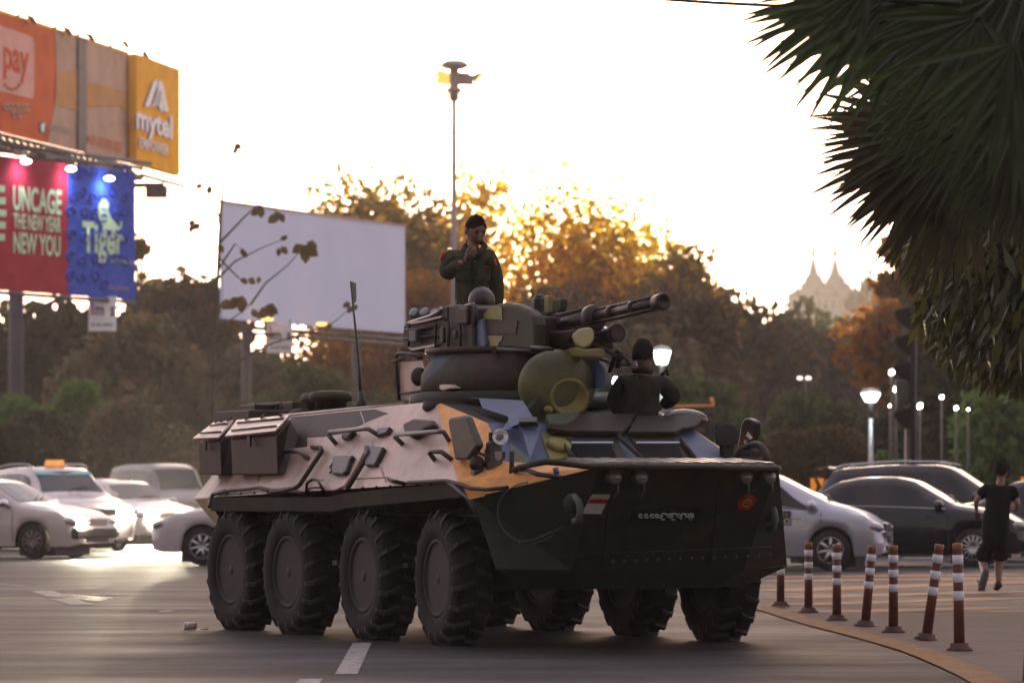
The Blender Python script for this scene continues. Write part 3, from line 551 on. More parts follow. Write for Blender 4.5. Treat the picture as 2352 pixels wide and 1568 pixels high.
# raised rim / shelf over the drum on the near side
MB().lathe([(.72, 2.345), (.74, 2.36), (.735, 2.40), (.3, 2.41)], 40, TC+Vector((-.05, 0, 0))).build('turret_shelf', brown, tu)
def box_px(name, k, u0, v0, u1, v1, y, dep, m, bev=.015, ztop=None, taper=1):
    a, b = V(k, u0, v1, y=y), V(k, u1, v0, y=y); c = ((a.x+b.x)/2, y+dep/2, (a.z+b.z)/2)
    return MB().box(c, (abs(b.x-a.x), dep, abs(b.z-a.z)), taper=taper).build(name, m, tu, bevel=bev)
def box_uv(name, k, u0, v0, u1, v1, y, ly, m, bev=.01):
    c = V(k, (u0+u1)/2, (v0+v1)/2, y=y); s_ = F/(35.9)/1.0; du = (u1-u0)/CRP[k][2]/1.6327; lx = max(.03, (du/s_-.896*ly)/.444); dz = abs(v1-v0)/CRP[k][2]/1.6327/s_
    return MB().box(c, (lx, ly, dz)).build(name, m, tu, bevel=bev)
# ammunition bins and smoke dischargers on the near rear quarter
# large body
box_px('gun_housing', 'c', 470, 800, 1080, 1055, -.30, .6, brown, .03)
# rounded armour cheek: half disc plate
pc = V('c', 935, 900, y=-.36); pts = []
for u_, v_ in ((760, 1050), (752, 900), (758, 800), (790, 745), (850, 716), (910, 710), (980, 722), (1050, 755), (1100, 800), (1115, 860), (1118, 1045)): pts.append(V('c', u_, v_, y=-.34))
ck = MB().prism(pts, (0, .12, 0)).build('armour_cheek', olive, tu, bevel=.03)
def cheek_field(name, pl, m, dy=-.3445): MB().prism([V('c', *p, y=dy) for p in pl], (0, -.003, 0)).build(name, m, ck)
cheek_field('yellow_field', ((770, 820), (762, 790), (800, 750), (850, 727), (890, 745), (895, 830)), yolive); cheek_field('yellow_field', ((780, 935), (895, 940), (890, 970), (870, 985), (862, 1025), (810, 1010), (800, 965)), yolive)
cheek_field('brown_field', ((762, 838), (1000, 835), (985, 925), (775, 925)), brown)
MB().prism([V('c', *p, y=-.38) for p in ((690, 850), (750, 820), (775, 1000), (760, 1045), (650, 1050), (640, 1010), (650, 920))], (0, .1, 0)).build('blue_armour_plate', blue, tu, bevel=.015)
bn_ = MB().prism([V('c', *p, y=-.42) for p in ((205, 870), (230, 838), (410, 820), (460, 740), (560, 720), (680, 745), (690, 1040), (440, 1060), (260, 1050), (215, 1040), (195, 990))], (0, .5, 0)).build('ammunition_bin', mat('bin_paint', (.028, .015, .013), .55, spec=.3, col2=(.03, .032, .024), vscale=3, bump=.2), tu, bevel=.02)
for pl in (((225, 842), (260, 858), (340, 845), (470, 812), (470, 800), (330, 832)), ((240, 1020), (262, 1040), (420, 1012), (425, 995), (262, 1026))): MB().prism([V('c', *p, y=-.46) for p in pl], (0, .1, 0)).build('bin_edge', mat('worn_edge', (.22, .18, .17), .3, var=.3), bn_)
for i, (u_, v_) in enumerate(((285, 785), (362, 782), (430, 790))):
    p = V('c', u_, v_, y=-.35); d = Vector((.35, -.5, .35)).normalized(); sd_ = MB().cyl(p-d*.16, p+d*.02, .048, n=14).build('smoke_discharger', mat('discharger_paint', (.05, .06, .065), .35, var=.2), tu)
    MB().lathe([(.044, 0), (.03, .006), (0, .008)], 14, p+d*.022, d).build('discharger_cap', mat('cap_grey', (.16, .18, .2), .25, var=.1), sd_)

box_uv('equipment_box', 'c', 470, 735, 560, 840, -.40, .06, olive, .015); box_uv('equipment_box', 'c', 580, 745, 675, 860, -.44, .04, brown, .015); box_uv('hatch_grip', 'c', 560, 700, 600, 760, -.2, .03, dark, .008)
for i, (a, b) in enumerate((((225, 900), (410, 880)), ((220, 960), (430, 940)), ((430, 850), (430, 1040)), ((520, 840), (520, 1040)), ((600, 860), (605, 1050)), ((640, 760), (640, 850)), ((250, 860), (245, 1010)))): MB().tube([V('c', *a, y=-.445), V('c', *b, y=-.445)], .014, 6).build('bin_strap', dark, bn_)
box_uv('equipment_box', 'c', 240, 900, 330, 985, -.47, .05, mat('kit_grey', (.05, .052, .05), .5, var=.3), .012); box_uv('equipment_box', 'c', 455, 880, 505, 990, -.47, .03, dark, .01); box_uv('small_box', 'c', 545, 900, 590, 960, -.47, .03, ochre if False else brown, .01)
MB().tube([V('c', *p, y=-.40) for p in ((640, 735), (690, 720), (705, 740), (700, 850), (680, 900))], .02, 6).build('hose', black_paint, tu)
MB().tube([V('c', *p, y=-.44) for p in ((245, 850), (400, 800), (455, 770), (470, 745))], .016, 6).build('bin_rail', steel, bn_)
MB().box((-1.35, .3, 2.5), (.9, .35, .24)).build('far_armour_box', olive, tu, bevel=.03)
# ledges and rod details on shelf
for (u0, v0, u1, v1) in ((860, 1030, 1100, 1045), (1095, 1018, 1240, 1030), (700, 1042, 860, 1052)): MB().tube([V('c', u0, v0, y=-.45), V('c', u1, v1, y=-.45)], .018, 6).build('turret_rod', dark, tu)
# wire rack / bustle at the rear with pink paint behind
rk = [V('c', *p, y=-.62) for p in ((180, 1385), (160, 1120), (165, 1070), (185, 1058), (260, 1066), (330, 1090))]
r_ = MB().tube(rk, .016, 6).build('rack_frame', dark, tu); MB().prism([V('c', *p, y=-.60) for p in ((190, 1120), (340, 1110), (380, 1270), (380, 1385), (195, 1380), (185, 1200))], (0, .02, 0)).build('rack_panel', tan, r_)
for a, b in (((190, 1340), (380, 1315)), ((375, 1250), (380, 1390)), ((130, 1118), (220, 1095))): MB().tube([V('c', *a, y=-.63), V('c', *b, y=-.63)], .012, 6).build('rack_bar', dark, r_)
p = V('c', 318, 1222, y=-.66); MB().lathe([(.03, 0), (.066, .0), (.07, .02), (.066, .04), (.03, .04)], 20, p, (1, -.6, 0), sc=(1, 1.15)).build('coil_ring', black_paint, r_)
MB().prism([V('c', *p_, y=-.78) for p_ in ((400, 1290), (450, 1275), (520, 1275), (545, 1300), (480, 1320))], (0, .1, 0)).build('drum_bracket', tan, tu, bevel=.01)
MB().lathe([(.0, 0), (.2, .0), (.21, -.06), (.17, -.1), (0, -.1)], 20, V('c', 470, 1390, y=-.86)+Vector((0, .05, 0)), sc=(1, .8)).build('ring_boss', olive, tu)
# sight
box_uv('sight_head', 'c', 1088, 680, 1190, 835, -.0, .10, black_paint, .008); box_uv('sight_head', 'c', 1180, 664, 1248, 825, .03, .05, yolive, .008); box_uv('sight_cap', 'c', 1110, 660, 1170, 684, -.0, .06, black_paint, .005)
MB().prism([V('c', *p, y=.0) for p in ((1235, 685), (1300, 685), (1298, 750), (1280, 775), (1235, 775))], (0, .06, 0)).build('sight_hood', olive, tu, bevel=.008)
box_uv('sight_base', 'c', 1165, 775, 1262, 890, .0, .08, olive, .01)
# cannon and its rods
ga, gb = V('c', 1100, 900, y=0), V('c', 2010, 701, y=0); gd_ = (gb-ga).normalized()
gunm = mat('gun_metal', (.035, .026, .022), .38, .5, var=.3, vscale=12); gunroot = thing('cannon', None, None); gunroot.parent = tu
MB().cyl(ga-gd_*.2, ga.lerp(gb, .50), .05, .046, 18).cyl(ga.lerp(gb, .50), gb-gd_*.12, .036, .034, 18).build('gun_barrel', gunm, gunroot)
MB().lathe([(.045, -.14), (.062, -.12), (.068, -.02), (.066, .0), (.045, .004), (.04, -.02), (0, -.022)], 20, gb, gd_).build('muzzle_brake', gunm, gunroot)
cm = ga.lerp(gb, .475); MB().lathe([(.05, -.07), (.095, -.05), (.10, .0), (.095, .05), (.05, .07)], 20, cm+Vector((0, 0, -.015)), gd_, sc=(1, 1.15)).build('barrel_clamp', gunm, gunroot)
up = Vector((0, 0, 1)); sd2 = gd_.cross(up)
for dz, dy, t0, t1, r in ((.085, .0, .0, .46, .016), (.05, -.05, .0, .46, .014), (-.08, -.04, -.02, .47, .016), (-.125, .02, .0, .5, .018), (.055, .0, .5, .97, .012), (-.05, -.03, .5, .97, .012), (-.055, .035, .5, .97, .012)):
    a, b = ga.lerp(gb, t0)+up*dz*(.9 if t0 < .4 else 1)+sd2*dy, ga.lerp(gb, t1)+up*dz*.9+sd2*dy; MB().tube([a, b], r, 6).build('barrel_rod', gunm, gunroot)
for t in (.24, .62, .78): MB().lathe([(.04, -.02), (.058, -.015), (.058, .015), (.04, .02)], 16, ga.lerp(gb, t), gd_).build('barrel_collar', gunm, gunroot)
# low gun carriage block
MB().prism([V('c', *p, y=-.12) for p in ((1095, 925), (1130, 905), (1300, 905), (1380, 890), (1390, 930), (1340, 985), (1180, 1010), (1100, 1040))], (0, .12, 0)).build('gun_cradle', brown, tu, bevel=.02)
# mantle dome (yellow)
MB().prism([V('c', *p, y=-.30) for p in ((1370, 935), (1420, 890), (1500, 876), (1525, 900), (1530, 960), (1500, 1010), (1450, 1030), (1400, 1000))], (-.2, .10, 0)).build('mantle_bulge', yolive, tu, bevel=.035, seg=4)
MB().prism([V('c', *p, y=-.1) for p in ((1330, 1045), (1400, 1010), (1480, 1030), (1600, 1020), (1610, 1095), (1330, 1085))], (-.3, .1, 0)).build('mantle_base', yolive, tu, bevel=.02)
# second launcher tube
la, lb = V('c', 1480, 958, y=.25), V('c', 1690, 918, y=.25); ld = (lb-la).normalized()
lt_ = MB().cyl(la-ld*.5, lb, .058, n=16).build('launcher_tube', gunm, tu); MB().lathe([(.058, -.06), (.075, -.05), (.078, .0), (.06, .01), (.05, -.01), (0, -.012)], 18, lb, ld).build('tube_end', olive, lt_)
MB().prism([V('c', *p, y=.2) for p in ((1490, 862), (1520, 858), (1610, 890), (1590, 905), (1500, 880))], (0, .06, 0)).build('tube_clip', white_paint, lt_)
MB().box(V('c', 1560, 990, y=.25), (.3, .12, .12)).build('tube_mount', brown, lt_, bevel=.02)
# drum top blue cover on the front right, with lever
MB().prism([V('c', *p, y=.1) for p in ((1330, 1068), (1480, 1076), (1560, 1100), (1600, 1160), (1625, 1300), (1500, 1310), (1400, 1200))], (-.4, .05, 0)).build('drum_front_cover', blue, tu, bevel=.02)
MB().tube([V('c', 1520, 985, y=.2), V('c', 1680, 1078, y=.2)], .018, 8).build('stay_rod', brown, tu)
lv = MB().tube([V('c', *p, y=.35) for p in ((1640, 1190), (1660, 1120), (1675, 1060), (1695, 1045), (1708, 1060), (1700, 1110), (1690, 1160))], .022, 8).build('hatch_lever', olive, tu)
MB().tube([V('c', *p, y=.35) for p in ((1700, 1130), (1735, 1085), (1775, 1140), (1700, 1140))], .014, 6).build('lever_bracket', olive, lv); MB().tube([V('c', *p, y=.35) for p in ((1560, 1095), (1640, 1120))], .016, 6).build('lever_link', blue, lv)
# open round hatch lid
lc = onplane('c', 1270, 1290, (-.2, 0, 0), Vector((1, 0, 0))); hn_ = Vector((.93, -.32, -.12)).normalized(); S_, U_, D_ = basis(hn_)
hl = MB().lathe([(0, -.09), (.2, -.085), (.31, -.06), (.312, -.02), (.312, .0), (.285, .028), (.23, .055), (.15, .078), (0, .085)], 48, lc, hn_, sc=(1.0, .96)).build('open_hatch_lid', mat('hatch_olive', (.07, .072, .035), .4, col2=(.12, .12, .045), vscale=5, bump=.2), apc)
MB().lathe([(.165, .0), (.165, .07), (.15, .092), (.135, .094), (.12, .075), (0, .07)], 36, lc-S_*.09-U_*.08, hn_).build('lid_cushion', mat('cushion_olive', (.20, .18, .04), .4, var=.2), hl)
MB().tube([lc+S_*.05-U_*.33, lc-S_*.1-U_*.34], .035, 8).build('lid_hinge', yolive, hl)
MB().prism([V('c', *p, x=-.25) for p in ((1110, 1350), (1200, 1440), (1300, 1500), (1500, 1480), (1560, 1500), (1540, 1560), (1020, 1560), (930, 1480), (960, 1440), (1040, 1440))], (.1, 0, 0)).build('hatch_coaming', olive, apc, bevel=.02)
for u_, v_ in ((1210, 1450), (1000, 1470), (1440, 1520)): p = V('c', u_, v_, x=-.1); MB().ell(p, (.035, .04, .035), 10, 8).build('hatch_bolt', yolive, apc)
# vision block on quarter plate
patch('vision_block', 'b', [(445, 270), (548, 268), (548, 296), (445, 298)], qb, black_paint, th=.05, off=.03, bev=.006)
patch('periscope', 'b', [(575, 270), (700, 262), (770, 262), (730, 300), (690, 325), (600, 328)], gl, sage, th=.08, off=.02, bev=.02)
lx = onplane('b', 655, 415, *gl); MB().lathe([(.10, 0), (.10, .05), (.06, .065), (0, .065)], 20, lx, gl[1]).build('round_vent', yolive, apc)
# inspection lamp, lit
ip = V('d', 466, 742, x=-.45); il = thing('work_lamp', 'small lit white inspection lamp beside the man in the front hatch', 'lamp', apc.matrix_basis @ ip)
MB().ell((0, 0, 0), (.028, .03, .048), 14, 10).build('lamp_bulb', mat('lamp_white_glow', (.8, .8, 1), .3, var=0, emit=(.75, .75, 1), es=9), il); MB().cyl((0, .0, -.05), (-.01, 0, -.1), .018, .012, 8).build('lamp_handle', black_paint, il)
# ------------------------------------------------------------------ vegetation
def leaf_mesh(name, m, C, size, parent=None, elong=1.6, droop=0.0, dirs=None, jitter=.35):
    """one mesh of separate leaf blades: C (n,3) centres, size in m"""
    n = len(C); a = RNG.normal(size=(n, 3)); a[:, 2] -= droop*2.2
    if dirs is not None: a = dirs+a*.35
    a /= np.linalg.norm(a, axis=1)[:, None]
    b = np.cross(a, RNG.normal(size=(n, 3))); b /= np.linalg.norm(b, axis=1)[:, None]
    s = size*(1+jitter*RNG.normal(size=(n, 1))).clip(.4, 1.8)
    v = np.empty((n, 4, 3)); v[:, 0] = C-a*s*elong*.5; v[:, 1] = C+b*s*.5-a*s*.1; v[:, 2] = C+a*s*elong*.5; v[:, 3] = C-b*s*.5-a*s*.1
    me = bpy.data.meshes.new(name); me.vertices.add(n*4); me.vertices.foreach_set('co', v.ravel())
    me.loops.add(n*4); me.loops.foreach_set('vertex_index', np.arange(n*4)); me.polygons.add(n)
    me.polygons.foreach_set('loop_start', np.arange(n)*4); me.polygons.foreach_set('loop_total', np.full(n, 4)); me.materials.append(m); me.update()
    o = bpy.data.objects.new(name, me); COL.objects.link(o); o.parent = parent; return o
LF = {}
def leafm(k, cols, tr=.42): LF[k] = mat('leaves_'+k, cols[0], .65, var=0, island=cols, trans=tr, spec=.25)
leafm('green', [(0.047, 0.078, 0.027), (0.081, 0.115, 0.034), (0.101, 0.115, 0.041), (0.061, 0.081, 0.027)])
leafm('dark', [(0.026, 0.035, 0.016), (0.048, 0.054, 0.022), (0.064, 0.058, 0.029)])
leafm('lush', [(.07, .15, .025), (.11, .22, .035), (.12, .20, .045)], .45)
leafm('brown', [(0.075, 0.057, 0.030), (0.112, 0.075, 0.033), (0.090, 0.083, 0.038), (0.150, 0.083, 0.030)])
leafm('gold', [(.35, .20, .03), (.95, .66, .03), (.45, .24, .03), (1.0, .78, .03), (.25, .15, .03), (.95, .56, .03)], .85)
leafm('russet', [(.16, .08, .02), (.32, .13, .022), (.18, .10, .025), (.45, .17, .02)], .55)
leafm('bronze', [(.16, .12, .03), (.32, .22, .035), (.20, .15, .035), (.60, .36, .03)], .65)
leafm('dry', [(0.131, 0.102, 0.058), (0.087, 0.094, 0.043), (0.189, 0.116, 0.051)], .35)
bark = mat('bark', (.05, .04, .032), .9, col2=(.09, .075, .06), vscale=12, bump=.5)
DENS = dict(gold=.28, bronze=.45, russet=.52, brown=.62, dry=.68)
LSZ = dict(gold=.92, bronze=.95, russet=1.0, brown=1.1, dry=1.1)
def tree(label, u, vtop, wpx, D, leaf, n=9000, ls=.22, vbase=None, trunk=True, clumps=26, group=None, spread=.40, elong=1.6, lowfrac=.25, depth=1.0, name='tree'):
    base = P(u, YH, D); base.z = 0; H = P(u, vtop, D).z; R = wpx/2/F*D; zb = H*lowfrac if vbase is None else P(u, vbase, D).z
    t = thing(name, label, name.split('_')[-1] if name != 'tree' else 'tree', base, 0, group); cz, rz = (H+zb)/2, (H-zb)/2
    cs = []
    while len(cs) < clumps:
        p = RNG.normal(size=3); p /= np.linalg.norm(p); p *= RNG.uniform(.35, .92)
        cs.append((p[0]*R, p[1]*R*depth, cz+p[2]*rz*(.92 if p[2] > 0 else .85), RNG.uniform(.6, 1.25)))
    cs = np.array(cs); w_ = cs[:, 3]**2; idx = RNG.choice(len(cs), n, p=w_/w_.sum()); sp = min(R, rz)*spread*1.6
    dv = RNG.normal(size=(n, 3)); dv /= np.linalg.norm(dv, axis=1)[:, None]; dv *= RNG.uniform(.1, 1.2, size=(n, 1))**.7
    Cn = cs[idx, :3]+dv*cs[idx, 3][:, None]*sp*np.array([1.25, 1.25, .9]); Cn[:, 2] = Cn[:, 2].clip(.1, None)
    leaf_mesh('crown', LF[leaf], Cn if not trunk else Cn[:int(n*DENS.get(leaf, .5))], ls*(LSZ.get(leaf, 1.2) if trunk else 1), t, elong)
    if trunk:
        mb = MB(); r0 = max(.1, H*.018); th_ = max(zb, H*.3)
        mb.tube([(0, 0, -.1), (r0*.5, 0, th_*.5), (-r0*.4, 0, th_), (0, 0, cz)], [r0*1.3, r0, r0*.8, r0*.4], 8)
        for c in cs[:9]: mb.tube([(0, 0, th_*.9), (c[0]*.45, c[1]*.45, (th_+c[2])/2+.2), tuple(c[:3])], [r0*.5, r0*.3, r0*.08], 5)
        mb.build('trunk', bark, t, fixn=False)
    return t
# far wooded hill under the pagoda
hill = MB(); nx, ny = 30, 12; vs = []
for j in range(ny+1):
    for i in range(nx+1):
        x, y = -200+i*400/nx, 300+j*900/ny; hgt = 33*math.exp(-((x-60)/75)**2-((y-880)/210)**2)+3*math.exp(-((y-560)/120)**2)*math.exp(-((x-25)/60)**2)*4
        vs.append((x, y, hgt+.05))
hill.add(vs, [(j*(nx+1)+i, j*(nx+1)+i+1, (j+1)*(nx+1)+i+1, (j+1)*(nx+1)+i) for j in range(ny) for i in range(nx)])
hz = lambda x, y: 33*math.exp(-((x-60)/75)**2-((y-880)/210)**2)+12*math.exp(-((y-560)/120)**2)*math.exp(-((x-25)/60)**2)
tag(hill.build('hill', mat('hill_soil', (.03, .035, .02), .95), smooth=True), kind='structure')
Cw = []
for i in range(900):
    y = RNG.uniform(480, 900); x = RNG.uniform(-30, 150); r = RNG.uniform(3, 6) if y < 620 else RNG.uniform(1.5, 2.6); zz = hz(x, y)-(2 if y > 620 else 0)
    if y > 840 and 50 < x < 80: continue
    k_ = 45; p = RNG.normal(size=(k_, 3)); p /= np.linalg.norm(p, axis=1)[:, None]; p *= RNG.uniform(.5, 1, size=(k_, 1)); Cw.append(p*np.array([r, r, r*.8])+np.array([x, y, zz+r*.9]))
tag(leaf_mesh('woods', LF['green'], np.concatenate(Cw), 1.3, elong=1.3), 'dark wooded hillside below the twin-spired hall', kind='stuff')

# named trees across the back
T = lambda *a, **k: tree(*a, **k)
T('broad brown-green tree left of the tall lamp mast, its top above the blank billboard', 880, 372, 330, 225, 'bronze', 30000, .30, clumps=60)
T('olive-gold tree right behind the tall lamp mast', 1080, 392, 260, 236, 'gold', 15000, .32, depth=.35, clumps=44)
T('bright golden tree glowing behind the gun, the yellowest crown', 1330, 398, 350, 232, 'gold', 34000, .30, depth=.3, clumps=80)
T('dull rust-brown tree on the right shoulder of the golden tree', 1570, 520, 210, 226, 'bronze', 24000, .28, depth=.5, clumps=34)
T('thin golden tree filling the gap right of the yellowest crown', 1470, 470, 260, 238, 'gold', 24000, .30, depth=.3, clumps=60)
T('rust-coloured tree between the blank billboard and the golden tree', 985, 560, 200, 180, 'russet', 9000, .24, clumps=26)
T('brownish tree low behind the gun barrel', 1560, 640, 280, 180, 'brown', 22000, .26, clumps=32)
T('grey-brown tree sloping down to the wooded hill', 1650, 640, 300, 230, 'brown', 24000, .3, clumps=30)
T('dark tree below the pagoda hill, left of the tall street trees', 1790, 742, 260, 250, 'dark', 14000, .32, clumps=30)
T('dark green tree straight under the twin spires', 1905, 752, 260, 270, 'green', 13000, .34, clumps=30)
T('loose pinkish tree beside the twin-spired hall', 2015, 640, 100, 620, 'brown', 1800, .7, clumps=16, trunk=False, vbase=760)
T('rust-orange tree behind the traffic light', 2135, 650, 310, 130, 'russet', 26000, .17, clumps=40, vbase=950)
T('rust-orange branch crown reaching left under the palm', 2085, 545, 150, 120, 'russet', 4200, .19, clumps=20, vbase=700, spread=.2)
T('dark olive tree right of the traffic light', 2280, 700, 330, 120, 'dark', 22000, .20, clumps=40)
T('yellow-green leafy tree lowest at the right edge', 2310, 900, 180, 105, 'lush', 6000, .16, clumps=24, lowfrac=.3)
T('dusty brown tree behind the left end of the blank billboard', 440, 580, 200, 190, 'brown', 13000, .27, clumps=30)
T('dark tree between the two billboards', 350, 600, 150, 200, 'dark', 9000, .27, clumps=24)
T('thin tree with a few high sprays above the blank billboard', 625, 405, 130, 200, 'bronze', 2200, .30, clumps=14, spread=.2, lowfrac=.5)
T('slim dark tree close behind the edge of the blue billboard', 312, 452, 55, 185, 'bronze', 1300, .3, clumps=10, spread=.2, lowfrac=.45)
T('deep green tree behind the pole of the billboards', 110, 690, 330, 172, 'dark', 20000, .27, clumps=36)
T('brown bushy tree below the small hanging sign', 330, 740, 260, 165, 'dry', 15000, .25, clumps=30)
T('dull brown tree under the blank billboard', 560, 760, 240, 176, 'dry', 14000, .26, clumps=30)
T('russet tree under the right half of the blank billboard', 760, 765, 260, 178, 'russet', 8000, .26, clumps=28)
T('dusky tree behind the turret', 960, 700, 280, 185, 'brown', 15000, .27, clumps=32)
T('brown tree directly behind the sight of the turret', 1250, 690, 300, 176, 'brown', 14000, .27, clumps=30)
T('shadowy tree behind the man in the front hatch', 1480, 760, 260, 165, 'dry', 13000, .25, clumps=30)
bush = lambda lab, u, v, w_, D, lf, n=9000, ls=.13, **k: tree(lab, u, v, w_, D, lf, n, ls, trunk=False, clumps=26, lowfrac=0, spread=.22, name='shrub', **k)
bush('bright green rounded shrub left of the carrier', 165, 822, 190, 138, 'lush', 9000, .17)
bush('green shrub at the left edge under the billboard pole', 15, 850, 190, 134, 'lush', 8000, .17)
bush('olive shrub mound behind the antenna', 690, 830, 280, 140, 'green', 14000, .16)
bush('brown-green shrub mound in the middle of the left hedge', 340, 860, 300, 136, 'dry', 15000, .16)
bush('low dark shrub behind the taxi', 90, 930, 280, 128, 'dark', 14000, .15)
bush('low dark shrub behind the headlights', 320, 940, 300, 126, 'dry', 15000, .15)
bush('dusky shrub behind the rear boxes of the carrier', 540, 900, 300, 132, 'dry', 15000, .15)
bush('dark shrub behind the antenna foot', 800, 880, 260, 134, 'green', 12000, .15)
bush('dark shrub behind the open hatch lid', 1380, 860, 300, 140, 'dark', 11000, .15)
bush('shadowed shrub right of the man in the front hatch', 1600, 830, 280, 142, 'green', 14000, .16)
bush('tall yellow-lit green shrub behind the far mirror', 1705, 920, 110, 118, 'lush', 7000, .12)
bush('green shrub behind the park lamp', 1860, 870, 260, 150, 'green', 13000, .17)
bush('dark shrub behind the traffic light foot', 2090, 900, 280, 140, 'dark', 12000, .16)
bush('small lush shrub just right of the park lamp post', 2032, 1000, 60, 104, 'lush', 2600, .10)
bush('small lush shrub left of the traffic light pole', 2075, 1010, 70, 106, 'lush', 2600, .10)
bush('dark roadside shrub by the right edge', 2260, 960, 240, 125, 'dark', 11000, .15)
# clipped hedge: rounded block of fine leaves
hb = P(1880, YH, 98); hb.z = 0; th_ = thing('hedge', 'long clipped brown-green hedge with a rounded top behind the black cars', 'hedge', hb)
n = 42000; a = RNG.uniform(-1, 1, (n, 3)); Cn = np.empty((n, 3)); Cn[:, 0] = a[:, 0]*1.38; t_ = RNG.uniform(0, PI, n); rr = 1-.06*RNG.random(n)
ends = (1-np.abs(a[:, 0])**8)**.5; Cn[:, 1] = np.cos(t_)*1.3*rr*ends; Cn[:, 2] = .2+(np.sin(t_)**.6)*2.35*rr*ends*(1+.03*np.sin(Cn[:, 0]*4)+.02*RNG.normal(size=n))
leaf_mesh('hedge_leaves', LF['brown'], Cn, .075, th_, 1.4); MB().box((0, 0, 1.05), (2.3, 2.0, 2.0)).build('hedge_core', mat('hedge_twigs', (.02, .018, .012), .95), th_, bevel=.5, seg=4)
# bare sapling with a few large leaves in front of the blank board
sb = P(487, YH, 84); sb.z = 0; sp_ = thing('sapling', 'thin nearly bare sapling with a few big drooping leaves before the blank billboard', 'sapling', sb)
def SQ(u, v, dy=0): return P(u, v, 84+dy)-sb
mb = MB(); brs = [[(487, 1000, 0), (489, 800, 0), (500, 640, .1), (507, 480, 0), (522, 380, .1), (541, 335, 0)], [(500, 640, 0), (540, 600, .3), (600, 570, .5), (660, 545, .4)], [(503, 560, 0), (560, 500, -.3), (592, 470, -.2), (640, 485, -.4)], [(492, 740, 0), (470, 640, -.2), (450, 530, -.4)],
       [(500, 620, 0), (540, 560, -.2), (560, 575, -.2)], [(575, 700, .2), (610, 650, .4), (660, 610, .5), (700, 565, .6)], [(492, 760, 0), (530, 735, .1), (575, 700, .2)], [(492, 790, 0), (560, 770, .2), (618, 705, .3)], [(505, 500, 0), (480, 450, .2), (470, 425, .2)],
       [(490, 860, 0), (620, 790, .4), (760, 745, .6), (815, 700, .8)], [(500, 590, 0), (550, 640, -.1), (560, 645, -.1)], [(507, 520, 0), (495, 490, .1), (455, 515, .1)]]
for i, b in enumerate(brs): mb.tube([SQ(*p) for p in b], [(.05 if i == 0 else .024)*(1-.75*j/(len(b)-1)) for j in range(len(b))], 6)
mb.build('branches', bark, sp_, fixn=False)
biglf = mat('big_leaf', (.05, .04, .018), .7, col2=(.10, .06, .02), vscale=1.2, trans=.12)
def bigleaf(p, s, dirv):
    S_, U_, D_ = basis(dirv, (random.uniform(-.5, .5), 1, .2)); p = Vector(p); w_ = s*.34
    vs = [p, p+D_*s*.35+S_*w_+U_*.03, p+D_*s*.35-S_*w_+U_*.03, p+D_*s*.7+S_*w_*.8, p+D_*s*.7-S_*w_*.8, p+D_*s, p+D_*s*.35-U_*.03, p+D_*s*.7-U_*.02]
    return MB().add(vs, [(0, 1, 6), (0, 6, 2), (1, 3, 7, 6), (6, 7, 4, 2), (3, 5, 7), (7, 5, 4)]).build('leaf', biglf, sp_, smooth=True, fixn=False)
for (u, v, s, k) in ((541, 335, .26, 2), (470, 425, .3, 2), (455, 515, .36, 3), (592, 475, .4, 2), (640, 488, .42, 3), (560, 575, .3, 2), (497, 560, .3, 1), (700, 562, .48, 6), (660, 545, .2, 2), (640, 568, .3, 2), (560, 645, .28, 2), (545, 690, .42, 5), (618, 705, .46, 6), (575, 705, .3, 2), (815, 700, .3, 3), (498, 700, .3, 2), (535, 735, .34, 3), (750, 745, .3, 2), (590, 640, .2, 1)):
    for j in range(k): bigleaf(SQ(u+random.uniform(-9, 9), v+random.uniform(-8, 4), random.uniform(-.1, .1)), s*.66*random.uniform(.7, 1.15), (random.uniform(-.9, .9), random.uniform(-.3, .3), -random.uniform(.2, 1.2)))

# fan palm, near, hanging in at the top right
palmm = mat('palm_blade', (.016, .027, .009), .5, col2=(.034, .05, .014), vscale=2.2, trans=.34, spec=.5)
palmd = mat('palm_blade_dry', (.022, .022, .010), .6, col2=(.045, .036, .016), vscale=.9, trans=.2, spec=.4)
pb = P(2420, YH, 27.5); pb.z = 0
palm = thing('fan_palm', 'fan palm hanging over the top right corner with stiff spiky leaves', 'palm', pb)
MB().tube([(0, 0, 0), (.05, 0, 1.5), (0, .1, 3.3)], [.2, .17, .15], 12).build('palm_trunk', bark, palm)
def frond(hub, axis, face, R, n=34, span=150, m=palmm, droop=.1, wid=.036, j=.12):
    """hub point, axis = direction of the middle blade, face = normal of the fan"""
    hub = Vector(hub); axis = Vector(axis).normalized(); face = Vector(face); face = (face-axis*face.dot(axis)).normalized(); side = face.cross(axis); mb = MB()
    for i in range(n):
        if random.random() < .06: continue
        a = math.radians(-span/2+span*i/(n-1)+random.uniform(-2.2, 2.2)); bend = random.choice((0, 0, 0, .12, .3))*random.random(); L_ = R*(1-.22*abs(math.sin(a))**2)*random.uniform(1-j, 1+j*.5); d = (axis*math.cos(a)+side*math.sin(a)).normalized()
        c = d.cross(face); prev = None; vs = []
        for k, (t, w_) in enumerate(((.06, .3), (.3, .9), (.55, 1), (.8, .55), (1, .04))):
            p = hub+d*L_*t+face*(.02*(i % 2)+random.uniform(-.012, .012))-Vector((0, 0, droop*L_*t*t+bend*L_*max(0, t-.5)**1.5)); ww = wid*w_*R
            vs += [p+c*ww, p-face*ww*.45, p-c*ww]
        mb.add(vs, [q_ for k in range(4) for q_ in ((k*3, k*3+1, k*3+4, k*3+3), (k*3+1, k*3+2, k*3+5, k*3+4))])
    mb.tube([hub, hub-axis*R*.5-Vector((0, 0, .1))], .018, 5)
    return mb.build('frond', m, palm, fixn=False)
def PL(u, v, D=27.5): return P(u, v, D)-pb
